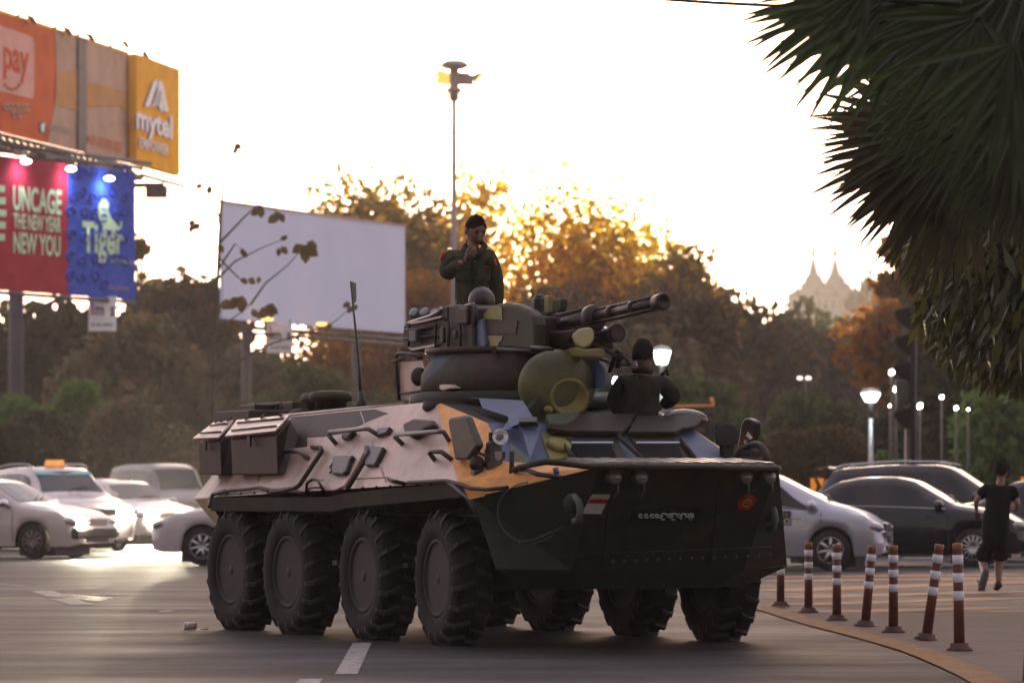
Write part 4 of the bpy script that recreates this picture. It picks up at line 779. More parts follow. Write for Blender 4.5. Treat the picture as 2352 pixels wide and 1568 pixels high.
fr = [((2150, 300), (-1, .1, .22), 27.0, .80, palmd, 19, 90), ((2165, 330), (-1, .1, -.12), 27.3, .86, palmd, 22, 100), ((2190, 350), (-.8, 0, -.60), 27.5, .80, palmd, 20, 95), ((2110, 40), (-1, .1, -.1), 24, .80, palmm, 18, 110),
      ((2040, 0), (-1, .2, -.2), 22.5, .78, palmm, 15, 100), ((1990, -20), (-1, .2, .0), 23.0, .70, palmm, 13, 80), ((2250, 40), (-.6, 0, -1), 22, .66, palmm, 22, 140), ((2330, 100), (-.2, 0, -1), 21, .70, palmm, 22, 140), ((2290, 200), (-.4, .2, -1), 24, .66, palmm, 24, 140), ((2200, 120), (-.8, .1, -.3), 25.5, .80, palmm, 22, 130), ((2330, 330), (-.3, 0, -1), 23, .50, palmd, 22, 140),
      ((2250, 260), (-.5, 0, -1), 26.5, .70, palmd, 22, 130), ((2220, -40), (-.6, 0, .1), 24, .9, palmm, 24, 150), ((2320, -20), (0, 0, -.8), 23, .9, palmm, 26, 160), ((2000, -35), (-.7, .1, -.3), 22, .42, palmm, 16, 120), ((2230, 170), (-1, 0, .1), 25, .7, palmm, 20, 140), ((2330, 230), (-.6, 0, -.3), 24, .7, palmm, 22, 160)]
for (uv, ax, D, R, m_, n_, sp) in fr:
    for rep in range(2 if uv[0] > 2180 else 1):
        frond(PL(uv[0]+rep*40, uv[1]+rep*50, D+rep*.7), (ax[0]+rep*.3, ax[1], ax[2]), (random.uniform(-.25, .25), -1, random.uniform(-.1, .3)), R, n_, sp, m_)
# drooping bamboo-like foliage behind the palm
def hang(label, pts, D, m_, n, ls, elong, name='bamboo', seedr=.2):
    b = P(2330, YH, D); b.z = 0; t = thing(name, label, 'bamboo', b); Cs = []
    poly = np.array([[(P(u, v, D)-b).x, (P(u, v, D)-b).z] for u, v in pts]); lo, hi = poly.min(0), poly.max(0)
    def inside(x, z):
        c = np.zeros(len(x), bool); j = len(poly)-1
        for i in range(len(poly)):
            xi, zi = poly[i]; xj, zj = poly[j]; c ^= ((zi > z) != (zj > z)) & (x < (xj-xi)*(z-zi)/(zj-zi+1e-9)+xi); j = i
        return c
    x = RNG.uniform(lo[0], hi[0], n*2); z = RNG.uniform(lo[1], hi[1], n*2); k = inside(x+RNG.normal(size=n*2)*.05, z+RNG.normal(size=n*2)*.05); x, z = x[k], z[k]; y = RNG.normal(size=len(x))*.9
    fx = np.floor(x*4)+np.floor(z*3)*7.3+np.floor(y*2)*3.1; keep = (np.sin(fx*12.9898)*43758.5 % 1) > .12
    Cn = np.stack([x, y, z], 1)[keep]; d = np.zeros_like(Cn); d[:, 2] = -1; d[:, 0] = -.35
    leaf_mesh('bamboo_leaves', m_, Cn, ls, t, elong, dirs=d); mb = MB()
    for i in range(14):
        xx = lo[0]+.4+(hi[0]-lo[0])*i/14; mb.tube([(xx*.2+1.6, random.uniform(-1, 1), 0), (xx*.5+1.0, 0, lo[1]+.6), (xx, 0, hi[1]-.3)], [.03, .025, .008], 5)
    mb.build('bamboo_stems', bark, t, fixn=False); return t
hang('dense drooping bamboo clump at the right edge under the palm', [(2085, 430), (2110, 500), (2080, 540), (2100, 590), (2150, 640), (2165, 700), (2160, 760), (2200, 790), (2230, 830), (2290, 865), (2352, 880), (2420, 900), (2460, 500), (2400, 200), (2200, 250), (2140, 330)], 41, mat('leaves_bamboo', (.03, .04, .01), .5, var=0, island=[(.022, .028, .010), (.06, .065, .012), (.13, .12, .018), (.03, .035, .012)], trans=.3), 46000, .055, 3.6)  # some leaf colours brightened to yellow-green for the clump's lit edges
hang('dark leafy shade behind the palm at the top right corner', [(2110, -60), (2090, 60), (2130, 200), (2165, 300), (2170, 420), (2130, 470), (2150, 520), (2200, 640), (2300, 760), (2480, 800), (2480, -60)], 46, LF['dark'], 90000, .075, 3.2)

# ------------------------------------------------------------------ billboards
class Board:
    def __init__(s, A, B, zt, zb):      # A, B: ground-plan ends; zt, zb heights
        s.A, s.B = Vector((A.x, A.y, 0)), Vector((B.x, B.y, 0)); s.X = s.B-s.A; s.zt, s.zb = zt, zb; s.Y = Vector((0, 0, zt-zb)); s.O = s.A+Vector((0, 0, zb))
        s.n = Vector((s.X.y, -s.X.x, 0)).normalized()
    def p(s, a, b, off=0): return s.O+s.X*a+s.Y*b+s.n*off
    def rect(s, name, a0, a1, b0, b1, m, par, off=.01, th=.01):
        return MB().prism([s.p(a0, b0, off)-par.location, s.p(a1, b0, off)-par.location, s.p(a1, b1, off)-par.location, s.p(a0, b1, off)-par.location], s.n*th).build(name, m, par)
    def poly(s, name, pts, m, par, off=.03): return MB().prism([s.p(a, b, off)-par.location for a, b in pts], s.n*.01).build(name, m, par)
    def text(s, body, m, par, rect, bold=.0, off=.05, sp=1, name='lettering'): return text_on(body, name, m, par, s.O+s.n*off-par.location, s.X, s.Y, rect, bold, sp)
vin = lambda n_, c, **k: mat(n_, c, .9, var=.12, vscale=1.2, spec=.08, **k)
v_or, v_pale, v_yel = vin('vinyl_orange', (.62, .12, .035)), vin('vinyl_pale_peach', (.52, .34, .25)), vin('vinyl_yellow', (.90, .42, .015))
v_red = mat('vinyl_crimson', (.33, .012, .04), .9, spec=.08, col2=(.40, .03, .06), vscale=1.5); v_blue = mat('vinyl_blue', (.016, .06, .48), .9, spec=.08, col2=(.05, .12, .55), vscale=4)
v_mint, v_wht, v_tan = vin('vinyl_mint', (.55, .75, .5)), vin('vinyl_white', (.88, .88, .92)), vin('vinyl_tan', (.55, .28, .11))
strm = mat('sign_steel', (.09, .075, .07), .6, .4, var=.3)
A0, A1 = P(-60, YH, 137.3), P(290, YH, 153); A2 = P(398, YH, 158.5); U1 = Board(A0, A1, 16.72, 12.85); U2 = Board(A1+Vector((.15, -.3, 0)), A2, 16.72, 12.80)
L0, L1 = P(-60, YH, 138.6), P(307, YH, 147); LB = Board(L0, L1, 12.1, 7.72)
def fr(b, pu, pv, D=None):
    """fraction (a, b) of a board from the picture: u gives a along the board, v the height"""
    d0 = (pu-1176)/F; den = b.X.x-d0*b.X.y; a = (d0*b.A.y-b.A.x)/den; y = b.A.y+b.X.y*a; z = CH+(YH-pv)/F*y; return a, (z-b.zb)/(b.zt-b.zb)
bs = thing('billboard_tower', 'tall double-deck advertising billboard on one thick pole at the upper left', 'billboard', Vector((L0.x, 145, 0)))
def rc(b, u0, v0, u1, v1):
    um = (u0+u1)/2; return fr(b, u0, v1)[0], fr(b, u1, v0)[0], fr(b, um, v1)[1], fr(b, um, v0)[1]
up_ = U1.rect('upper_panel', 0, 1, 0, 1, v_or, bs, 0, .06)
a_, b_ = fr(U1, 170, 200)[0], fr(U1, 188, 200)[0]
U1.poly('pale_artwork', [(fr(U1, 105, 0)[0], .0), (fr(U1, 128, 0)[0], .52), (fr(U1, 122, 0)[0], .99), (a_, .99), (a_, 0)], v_pale, bs, .07)
U1.poly('tan_artwork', [(fr(U1, 120, 0)[0], .36), (fr(U1, 124, 0)[0], .62), (a_, .72), (a_, .34)], v_tan, bs, .09)
U1.rect('panel_gap', a_, b_, 0, 1, strm, bs, .07, .1)
U1.rect('pale_artwork', b_, 1, .0, 1, v_pale, bs, .07, .01); U1.poly('tan_artwork', [(b_, .40), (b_, .62), (1, .66), (1, .42), (.93, .5)], v_tan, bs, .09)
U1.poly('pink_card', [(0, .33), (fr(U1, 70, 0)[0], .35), (fr(U1, 73, 0)[0], .40), (fr(U1, 74, 0)[0], .83), (fr(U1, 68, 0)[0], .88), (0, .9)], vin('vinyl_pink', (.72, .38, .32)), bs, .07)
U1.text('pay', vin('vinyl_red_orange', (.62, .08, .02)), bs, rc(U1, 2, 115, 60, 190), .02, .1)
mb = MB(); [mb.ell(U1.p(fr(U1, u, v)[0], fr(U1, u, v)[1], .1)-bs.location, (.06, .1, .06), 6, 4) for u, v in ((5, 196), (12, 203), (20, 206), (28, 204), (36, 197))]; mb.build('smile_mark', v_or, bs)
def scrib(b, pts, m, r=.035):
    MB().tube([b.p(*fr(b, u, v), .12)-bs.location for u, v in pts], r, 4).build('lettering', m, bs)
for cx in (4, 14, 24, 36, 47, 56):
    for dy in (0, (18 if cx in (24, 36) else 99)):
        if dy < 90: scrib(U1, [(cx+4.5*math.cos(t)*1.0, 246+dy*.9+cx*.05+8*math.sin(t)) for t in np.linspace(.4, 6.0, 9)], v_pale)
U1.text('f', v_wht, bs, rc(U1, 88, 283, 97, 303), .04, .1); U1.rect('icon_box', fr(U1, 84, 0)[0], fr(U1, 101, 0)[0], fr(U1, 92, 306)[1], fr(U1, 92, 281)[1], strm, bs, .08)
U1.text('wavemoney', mat('print_grey', (.3, .2, .17), .6, var=0), bs, rc(U1, 104, 290, 160, 316), .0, .1); U1.text('09 683 000 000', v_or, bs, rc(U1, 200, 318, 272, 342), .0, .12)
MB().tube([U1.p(*fr(U1, 190+5*math.cos(t), 322+9*math.sin(t)), .12)-bs.location for t in np.linspace(0, 6.3, 12)], .04, 4).build('phone_icon', v_or, bs)
U2.rect('corner_panel', 0, 1, 0, 1, v_yel, bs, 0, .25)
MB().box(U1.p(.5, 1.01)-bs.location, (.1, 16.4, .12), R=Euler((0, 0, math.atan2(-U1.X.x, U1.X.y))).to_matrix()).build('top_flashing', v_yel, bs)
MB().tube([U1.p(1, 0, .12)-bs.location, U1.p(1, 1, .12)-bs.location], .09, 6).build('corner_post', v_yel, bs)
wl = mat('sign_white', (.75, .72, .72), .5, var=.05); sh_ = mat('sign_letter_side', (.2, .1, .09), .5, var=0)
def mono(pts, off, m): U2.poly('logo_stroke', pts, m, bs, off)
def f2(u, v): return fr(U2, u, v)
for off, m, dx in ((.27, sh_, -1.5), (.31, wl, 0)):
    for pts in (((313, 245), (333, 188), (341, 183), (343, 190), (325, 245)), ((338, 230), (346, 185), (354, 190), (368, 258), (359, 256), (349, 205), (343, 243), (328, 246)), ((333, 240), (343, 205), (347, 212), (341, 243)), ((346, 245), (350, 215), (357, 256), (349, 254))):
        mono([f2(u+dx, v) for u, v in pts], off, m)
    U2.text('mytel', m, bs, rc(U2, 294+dx, 255, 377+dx, 324), .03, off+.01); U2.text('EMPOWER', m, bs, rc(U2, 302+dx, 325, 368+dx, 349), .01, off+.01)
lo_ = LB.rect('lower_panel_red', 0, fr(LB, 152, 0)[0], 0, 1, v_red, bs, 0, .06); LB.rect('lower_panel_blue', fr(LB, 152.5, 0)[0], 1, 0, 1, v_blue, bs, 0, .06)
for body, r_ in (('UNCAGE', (25, 431, 136, 489)), ('THE NEW YEAR', (26, 494, 135, 530)), ('NEW YOU', (26, 537, 134, 586))):
    LB.text(body, v_mint, bs, rc(LB, *r_), .025, .09)
for i in range(5): LB.poly('tiger_stripe', [(0, .35+i*.09), (fr(LB, 9-abs(i-2)*1.5, 0)[0], .37+i*.09), (fr(LB, 10-abs(i-2)*2, 0)[0], .42+i*.09), (0, .41+i*.09)], v_mint, bs, .08)
LB.text('Tiger', v_mint, bs, rc(LB, 184, 512, 279, 606), .03, .09)
fB = lambda u, v: fr(LB, u, v)
LB.poly('tiger_emblem', [fB(*p) for p in ((222, 470), (228, 457), (240, 458), (245, 470), (243, 485), (250, 500), (262, 515), (268, 522), (272, 516), (270, 508), (275, 510), (274, 523), (266, 530), (258, 528), (262, 538), (255, 541), (250, 531), (241, 528), (238, 540), (230, 542), (231, 520), (222, 505), (219, 487))], v_mint, bs, .09)
for yy in (478, 492, 505): LB.poly('emblem_stripe', [fB(226, yy), fB(238, yy+3), fB(238, yy+6), fB(226, yy+3)], v_blue, bs, .11)
LB.text('SINGAPORE 1932', v_mint, bs, rc(LB, 250, 596, 299, 606), .0, .09); LB.text('ENJOY RESPONSIBLY', v_tan, bs, rc(LB, 245, 657, 292, 668), .0, .09)
# damask-like scrolls on the blue sheet
sc_ = mat('vinyl_blue_scroll', (.012, .046, .41), .9, var=.1)
for i in range(34):
    u = 160+(i % 6)*25+random.uniform(-6, 6); v = 400+(i//6)*48+random.uniform(-10, 10)
    if v > 675: continue
    MB().tube([LB.p(*fB(u+(3+k*.9)*math.cos(k*.9+i)*1.2, v+(3+k*.9)*math.sin(k*.9+i)*1.5), .065)-bs.location for k in range(9)], .05, 4).build('scroll_ornament', sc_, bs)
# steel: catwalks, pole, braces
ctr = Vector((0, 145, 0))
def rail(b, t, off, r, n0=0, n1=1): return [b.p(n0, t, off)-bs.location, b.p(n1, t, off)-bs.location]
mb = MB()
for b, t, off in ((U1, -.06, -.2), (U1, -.13, .6), (U1, -.06, .6), (LB, 1.04, -.2), (LB, 1.06, .7), (LB, -.02, .05), (U2, -.1, .4)): mb.tube(rail(b, t, off, .07), .07, 5)
for i in range(24): mb.tube([U1.p(i/23, -.02, .0)-bs.location, U1.p(i/23, -.16, .6)-bs.location], .05, 4)
mb.build('catwalk_frame', strm, bs)
for i in range(10): MB().box(U1.p((i+.5)/10, -.16, .35)-bs.location, (.7, 1.1 if i not in (2, 5) else .3, .07), R=Euler((0, 0, math.atan2(-U1.X.x, U1.X.y))).to_matrix()).build('deck_board', strm, bs)
ca = P(385, YH, 158)-bs.location; ca.z = 12.35; MB().box(ca+Vector((-1.0, -1, 0)), (2.0, 1.0, .12)).box(ca+Vector((-.3, -1, -.25)), (.8, .8, .4)).tube([ca+Vector((-.3, -1, -.2)), ca+Vector((.6, -1, -.25))], .03, 4).build('catwalk_end', strm, bs)
pp = P(37, YH, 146)-bs.location; pp.z = 0; MB().cyl(pp, pp+Vector((0, 0, 12.2)), .27, .25, 20).build('pole', mat('pole_grey_blue', (.06, .07, .085), .6, var=.2), bs)
for k in (-1, 1): MB().tube([pp+Vector((0, 0, 7.0)), pp+Vector((k*1.8, .3, 7.9))], .09, 6).build('pole_bracket', strm, bs)
MB().box((1.6, .8, 9.8), (.12, 9, 4.2)).build('board_backing', strm, bs) if False else None
for i, (u, v) in enumerate(((75, 45), (158, 72), (210, 86), (290, 102), (336, 127))):
    a = fr(U1, min(u, 285), v)[0]; base = (U1.p(a-.12, 1.0, .0) if i < 4 else U2.p(.3, 1.0, 0))-bs.location; tip = P(u, v, U1.A.y+U1.X.y*a-1.0)-bs.location
    if i == 4: tip = P(u, v, 156)-bs.location
    ar = MB().tube([base, base.lerp(tip, .55)+Vector((0, 0, .22)), tip], .045, 5).build('lamp_arm', strm, bs); MB().prism([tip+Vector(q_) for q_ in ((-.22, 0, .1), (.0, 0, .13), (.12, 0, -.08), (.0, 0, -.14))], (0, .3, 0)).build('floodlight', strm, ar, bevel=.02)
floodg = mat('floodlight_glow', (1, .95, 1), .4, var=0, emit=(.9, .92, 1), es=8)
for (u, v) in ((60, 371), (163, 388), (251, 410)):
    a, t = fr(LB, u, v); dd = LB.A.y+LB.X.y*a-.7; p = P(u, v, dd)-bs.location; ar = MB().tube([LB.p(a, 1.05, .0)-bs.location, p+Vector((.05, .2, .25)), p+Vector((0, 0, .1))], .03, 5).build('lamp_arm', strm, bs)
    MB().ell(p, (.17, .14, .08), 12, 8).build('floodlight', floodg, ar)
    li = bpy.data.lights.new('floodlight_beam', 'SPOT'); li.energy = 40; li.spot_size = math.radians(140); li.spot_blend = 1; li.shadow_soft_size = .2; li.color = (.85, .9, 1); lo2 = bpy.data.objects.new('floodlight_beam', li); COL.objects.link(lo2)
    lo2.location = p+bs.location+LB.n*.1+Vector((0, 0, -.12)); lo2.rotation_euler = (LB.n*-1.0+Vector((0, 0, -.9))).to_track_quat('-Z', 'Y').to_euler()
# small hanging signs
def small_sign(label, u0, v0, u1, v1, D, hide=''):
    a, b = P(u0, v1, D), P(u1, v0, D); t = thing('hanging_sign', label, 'sign', Vector(((a.x+b.x)/2, D, 0))); o_ = a-t.location; X_, Y_ = Vector((b.x-a.x, 0, 0)), Vector((0, 0, b.z-a.z))
    MB().box(o_+X_/2+Y_/2, (X_.x, .04, Y_.z)).build('sign_panel', v_wht, t); o_ = o_-Vector((0, .025, 0))
    text_on('i', 'lettering', mat('sign_red', (.5, .05, .05), .5, var=0), t, o_, X_, Y_, (.10, .20, .46, .82), .03); text_on('m', 'lettering', strm, t, o_, X_, Y_, (.25, .56, .44, .70), .03); text_on('s', 'lettering', strm, t, o_, X_, Y_, (.78, .95, .42, .70), .03)
    text_on('09 450 044422', 'lettering', strm, t, o_, X_, Y_, (.12, .90, .12, .24), .01); text_on('outdoor advertising', 'lettering', mat('print_faint', (.4, .4, .42), .6, var=0), t, o_, X_, Y_, (.15, .85, .30, .37), .0)
    MB().ell(o_+X_*.12+Y_*.88, (.04, .01, .06), 8, 6).build('red_dot', MT['sign_red'], t)
    MB().tube([o_+X_*.1+Y_, o_+X_*.1+Y_*1.12+Vector((0, .1, 0))], .02, 4).tube([o_+X_*.9+Y_, o_+X_*.9+Y_*1.12+Vector((0, .1, 0))], .02, 4).build('sign_hanger', strm, t)
small_sign('small white sign hanging below the blue beer advertisement', 203, 680, 267, 760, 145.5); small_sign('small white sign hanging below the blank billboard, half hidden by leaves', 613, 743, 672, 810, 152)
# blank white billboard
W0, W1 = P(505, YH, 150), P(924, YH, 164); WBd = Board(W0, W1, 11.27, 7.20)
wb = thing('blank_billboard', 'large blank white billboard in front of the golden trees', 'billboard', Vector((W0.x+3, 157, 0)))
WBd.rect('blank_panel', 0, 1, 0, 1, mat('skylit_blank_vinyl', (.68, .74, .96), .8, spec=.1, col2=(.74, .80, .99), vscale=.5), wb, 0, .12)  # white sheet coloured bluish to stand in for cool skylight
MB().box(WBd.p(.5, 1.005, .05)-wb.location, (15.3, .2, .08), R=Euler((0, 0, math.atan2(WBd.X.y, WBd.X.x))).to_matrix()).build('top_trim', mat('trim_wood', (.5, .36, .25), .6, var=.1), wb)
for a in (.2, .8): MB().tube([WBd.p(a, -.05, -.5)-wb.location, Vector((WBd.p(a, 0, -.5).x, WBd.p(a, 0, -.5).y, 0))-wb.location], .18, 10).build('billboard_post', strm, wb)
MB().tube([WBd.p(0, -.06, .1)-wb.location, WBd.p(1, -.06, .1)-wb.location], .08, 5).tube([WBd.p(0, -.12, .8)-wb.location, WBd.p(1, -.12, .8)-wb.location], .06, 5).build('catwalk_rail', strm, wb)
for a in (.05, .3, .45, .62): MB().tube([WBd.p(a, -.02, 0)-wb.location, WBd.p(a, -.1, .9)-wb.location], .03, 4).build('lamp_arm', strm, wb)
amb = mat('amber_glow', (1, .5, .1), .4, var=0, emit=(1, .45, .08), es=1.2)
for u, v in ((562, 734), (688, 745)): a, t = fr(WBd, u, v); MB().ell(WBd.p(a, t, .9)-wb.location, (.22, .14, .06), 10, 6).build('floodlight', amb, wb)

# ------------------------------------------------------------------ high mast, lamps, traffic light, gate arm, chevrons, cable
hm = P(1043, YH, 160); hm.z = 0; mast = thing('lamp_mast', 'very tall slim lamp mast with a dome and floodlight ring rising above the trees', 'lamp mast', hm)
HQ = lambda u, v: P(u, v, 160)-hm
mgrey = mat('mast_grey', (.34, .27, .26), .6, .2, var=.1)
MB().tube([(0, 0, 0), (0, 0, 8), HQ(1043, 232)], [.16, .12, .085], 14).build('mast_pole', mgrey, mast)
MB().lathe([(.09, 0), (.35, .02), (.52, .1), (.5, .22), (.3, .33), (0, .36)], 20, HQ(1044, 160)).build('mast_dome', mgrey, mast); MB().cyl(HQ(1043, 232), HQ(1043, 158), .17, .17, 12).build('mast_head', mgrey, mast)
MB().lathe([(.1, 0), (.28, .06), (.28, .16), (.12, .3)], 12, HQ(1043, 215)).build('mast_collar', mgrey, mast)
fls = ((1018, 178, 58, 0), (1068, 181, 40, 1), (1096, 178, 22, 2))
MB().prism([HQ(*p) for p in ((1001, 163), (1016, 162), (1024, 166), (1038, 170), (1038, 192), (1001, 191), (1004, 177))], (0, .5, 0)).build('floodlight', mat('mast_amber', (.62, .36, .12), .4, var=.1, emit=(1, .6, .1), es=.35), mast, bevel=.02)
MB().prism([HQ(*p) for p in ((1050, 166), (1078, 168), (1079, 172), (1088, 173), (1087, 194), (1050, 193))], (0, .45, 0)).build('floodlight', mgrey, mast, bevel=.02)
f3 = MB().prism([HQ(*p) for p in ((1086, 174), (1098, 167), (1112, 168), (1098, 183), (1090, 192))], (0, .45, 0)).build('floodlight', mgrey, mast, bevel=.01)
MB().prism([HQ(*p) for p in ((1106, 170), (1111, 169), (1097, 186), (1092, 186))], (0, -.01, 0)).build('floodlight_lens', mat('mast_lens', (.9, .6, .05), .4, var=0, emit=(1, .7, .05), es=.8), f3)
for s_ in (-1, 1): MB().tube([HQ(1043+s_*14, 205), HQ(1043+s_*13, 222), HQ(1043+s_*17, 232)], .035, 5).lathe([(.02, .1), (.09, 0)], 8, HQ(1043+s_*17, 233)).build('mast_hook', mgrey, mast)
lampw = mat('park_lamp_glow', (.9, 1, .98), .4, var=0, emit=(.72, 1, .93), es=5)
def park_lamp(label, u, vt, vb, D, wpx, post=True, group='park lamps'):
    b = P(u, YH, D); b.z = 0; t = thing('park_lamp', label, 'street lamp', b, 0, group); zt, zb = P(u, vt, D).z, P(u, vb, D).z; R = wpx/2/F*D
    MB().lathe([(R*.55, 0), (R*.8, (zt-zb)*.5), (R*1.0, (zt-zb)*.92), (R*.9, (zt-zb)), (0, (zt-zb)*1.02)], 20, (0, 0, zb)).build('lamp_bowl', lampw, t)
    MB().lathe([(R*1.02, 0), (R*1.05, .03), (R*.7, .09), (0, .12)], 20, (0, 0, zt-.005)).build('lamp_lid', steel, t)
    MB().lathe([(.05, 0), (.06, .3), (R*.5, .36)], 14, (0, 0, zb-.37)).build('lamp_neck', strm, t)
    MB().cyl((0, 0, 0), (0, 0, zb-.3), .055, .05, 12).build('lamp_post', steel, t)
    li = bpy.data.lights.new('park_lamp_light', 'POINT'); li.energy = 12; li.color = (.75, 1, .92); li.shadow_soft_size = .15; o = bpy.data.objects.new('park_lamp_light', li); COL.objects.link(o); o.location = b+Vector((0, -.35, zb+.1))
    return t
park_lamp('lit park lamp with a pale post beside the clipped hedge', 2000, 902, 922, 95, 44)
park_lamp('lit park lamp just right of the head of the man in the front hatch', 1520, 805, 836, 92, 42)
k_ = 0
dotl = mat('distant_lamp_glow', (1, 1, .9), .4, var=0, emit=(1, 1, .8), es=16)
for i, (u, v, r, dsc) in enumerate(((2048, 855, 7, 'upper of the two distant lit lamps left of the traffic light'), (2058, 893, 7, 'lower of the two larger distant lamps left of the traffic light'), (2045, 932, 4, 'small distant lamp lowest left of the traffic light'), (2113, 932, 7, 'distant lit lamp just right of the traffic light pole'), (2163, 912, 5, 'highest distant lamp right of the traffic light'), (2196, 937, 5, 'distant lamp third right of the traffic light'), (2224, 940, 3, 'tiniest distant lamp at the far right'))):
    D = 99+i*.3; b = P(u, YH, D); b.z = 0; z = P(u, v, D).z; t = thing('distant_lamp', dsc, 'street lamp', b, 0, 'distant lit lamps'); rr = r/F*D
    MB().ell((0, 0, z), (rr*.8, rr*.6, rr), 10, 8, R=Euler((0, .5, 0)).to_matrix()).build('lamp_globe', dotl, t); MB().cyl((0, 0, 0), (0, 0, z-rr*.6), .04, .03, 6).build('lamp_post', strm, t)
t = thing('distant_lamp', 'dim pair of lamp heads before the dark wooded hill', 'street lamp', Vector((P(1850, YH, 150).x, 150, 0)), 0); zz = P(1850, 868, 150).z
MB().cyl((0, 0, 0), (0, 0, zz), .05, .04, 6).tube([(-.25, 0, zz), (.1, 0, zz+.03)], .03, 5).build('lamp_post', strm, t)
for dx in (-.2, .1): MB().ell((dx, -.05, zz), (.1, .1, .06), 8, 6).build('lamp_head', mat('dim_lamp', (.8, .7, .6), .5, var=0, emit=(1, .9, .7), es=.9), t)
# traffic light seen from the side
tb_ = P(2097, YH, 88); tb_.z = 0; tl = thing('traffic_light', 'dark traffic light seen from the side with four hooded signal heads', 'traffic light', tb_); TQ = lambda u, v, dy=0: P(u, v, 88+dy)-tb_
tlb = mat('signal_black', (.012, .010, .010), .8, var=.2, spec=.1); tlp = mat('signal_pole', (.02, .018, .02), .8, var=.2, spec=.1)
MB().cyl((0, 0, 0), TQ(2097, 702), .06, .05, 12).build('signal_pole', tlp, tl); MB().tube([TQ(2104, 702, -.2), TQ(2104, 1056, -.2), (TQ(2104, 1056).x, -.2, 0)], .012, 5).build('cable_duct', mat('duct_grey', (.12, .11, .12), .7, var=.1), tl)
MB().prism([TQ(*p) for p in ((2090, 700), (2104, 702), (2104, 1000), (2090, 975))], (0, .3, 0)).build('signal_backing', tlb, tl, bevel=.02)
for i, v in enumerate((712, 775, 838, 890, 943)):
    if i == 3: continue
    hd = MB().prism([TQ(*p) for p in ((2092, v-8), (2054, v), (2054, v+10), (2064, v+26), (2080, v+38), (2092, v+42))], (0, .28, 0)).build('signal_hood', tlb, tl, bevel=.04)
    MB().cyl(TQ(2076, v+14, .14), TQ(2071, v+16, .14), .10, n=14).build('signal_lens', mat('signal_lens', (.05, .02, .02), .3, var=.1), hd)
MB().prism([TQ(*p) for p in ((2056, 872), (2090, 866), (2091, 925), (2060, 925))], (0, .2, 0)).build('signal_hood', mat('signal_grey', (.05, .045, .05), .5, var=.2), tl, bevel=.05)
MB().tube([TQ(2080, 985), (TQ(2080, 985).x, 0, 0)], .022, 6).build('side_post', mat('warm_post', (.45, .33, .28), .5, var=.1), tl)
# barrier arm
ba = P(1598, YH, 112); ba.z = 0; bt = thing('barrier_arm', 'thin orange barrier arm with a small round lamp at its end', 'barrier', ba); BQ = lambda u, v: P(u, v, 112)-ba
om = mat('barrier_orange', (.75, .30, .05), .5, var=.1); MB().tube([BQ(1530, 933), BQ(1640, 931)], .036, 6).build('arm', om, bt); MB().ell(BQ(1635, 918), (.055, .055, .07), 10, 8).box(BQ(1638, 928), (.07, .07, .12)).build('end_lamp', om, bt)
MB().cyl((BQ(1535, 933).x, 0, 0), BQ(1535, 925), .06, n=8).build('arm_post', strm, bt)
# chevron boards
for lab, u0, v0, u1, v1, D, flip in (('orange chevron board half hidden behind the black saloon', 1862, 1098, 1892, 1134, 86, 1), ('orange chevron board at the far right edge by the running man', 2345, 1095, 2375, 1142, 86, 1)):
    a, b = P(u0, v1, D), P(u1, v0, D); t = thing('chevron_board', lab, 'road sign', Vector(((a.x+b.x)/2, D, 0))); o_ = a-t.location; X_, Y_ = Vector((b.x-a.x, 0, 0)), Vector((0, 0, b.z-a.z))
    MB().box(o_+X_/2+Y_/2, (X_.x, .03, Y_.z)).build('chevron_panel', mat('chevron_orange', (.80, .28, .02), .5, var=.08, emit=(1, .3, .01), es=.12), t, bevel=.008)  # faint emission added to brighten the panel, which is no lamp
    pt = [(.25, .98), (.5, .98), (.8, .5), (.5, .02), (.25, .02), (.5, .5)]; MB().prism([o_+X_*x+Y_*y+Vector((0, -.02, 0)) for x, y in pt], (0, -.006, 0)).build('chevron_arrow', black_paint, t)
    for x in (.25, .75): MB().cyl(Vector((o_.x+X_.x*x, .03, 0)), o_+X_*x+Vector((0, .03, 0)), .02, n=6).build('sign_leg', strm, t)
MB().tube([P(1380, -28, 40), P(1510, -2, 40), P(1640, 7, 40), P(1780, 14, 40), P(2100, 20, 40)], .016, 5).build('overhead_cable', black_paint)
tag(bpy.data.objects['overhead_cable'], 'thin black cable crossing the sky above into the palm', 'cable')
# railings behind the right hedge
for i, (u0, u1, D) in enumerate(((2130, 2352, 109),)):
    a, b = P(u0, YH, D), P(u1+60, YH, D); t = thing('railing_fence', 'low dark railing fence behind the black cars on the right', 'fence', Vector((a.x, D, 0))); Lx = b.x-a.x
    for z in (.35, 1.25): MB().box((Lx/2, 0, z), (Lx, .04, .05)).build('rail', strm, t)
    base_bar = MB().box((0, 0, .7), (.025, .025, 1.35)).build('bar', strm, t)
    for k in range(1, int(Lx/.16)): c = base_bar.copy(); COL.objects.link(c); c.location = (k*.16, 0, 0)
    for c in [o for o in COL.objects if o.name.startswith('bar.')]: c.parent = t
# kerb behind the traffic
kb = MB().box((0, 101, .06), (120, .3, .14)).build('kerb', concrete, bevel=.02); tag(kb, kind='structure')
pv = MB().add([(-60, 101.15, .125), (60, 101.15, .125), (60, 127, .125), (-60, 127, .125)], [(0, 1, 2, 3)]).build('pavement', mat('pavement_grey', (.12, .11, .1), .85, var=.2, bump=.2)); tag(pv, kind='structure')
vg = MB().add([(-200, 127, .13), (200, 127, .13), (200, 300, .13), (-200, 300, .13)], [(0, 1, 2, 3)]).build('park_ground', mat('park_soil', (.03, .03, .018), .95, var=.3)); tag(vg, kind='structure')

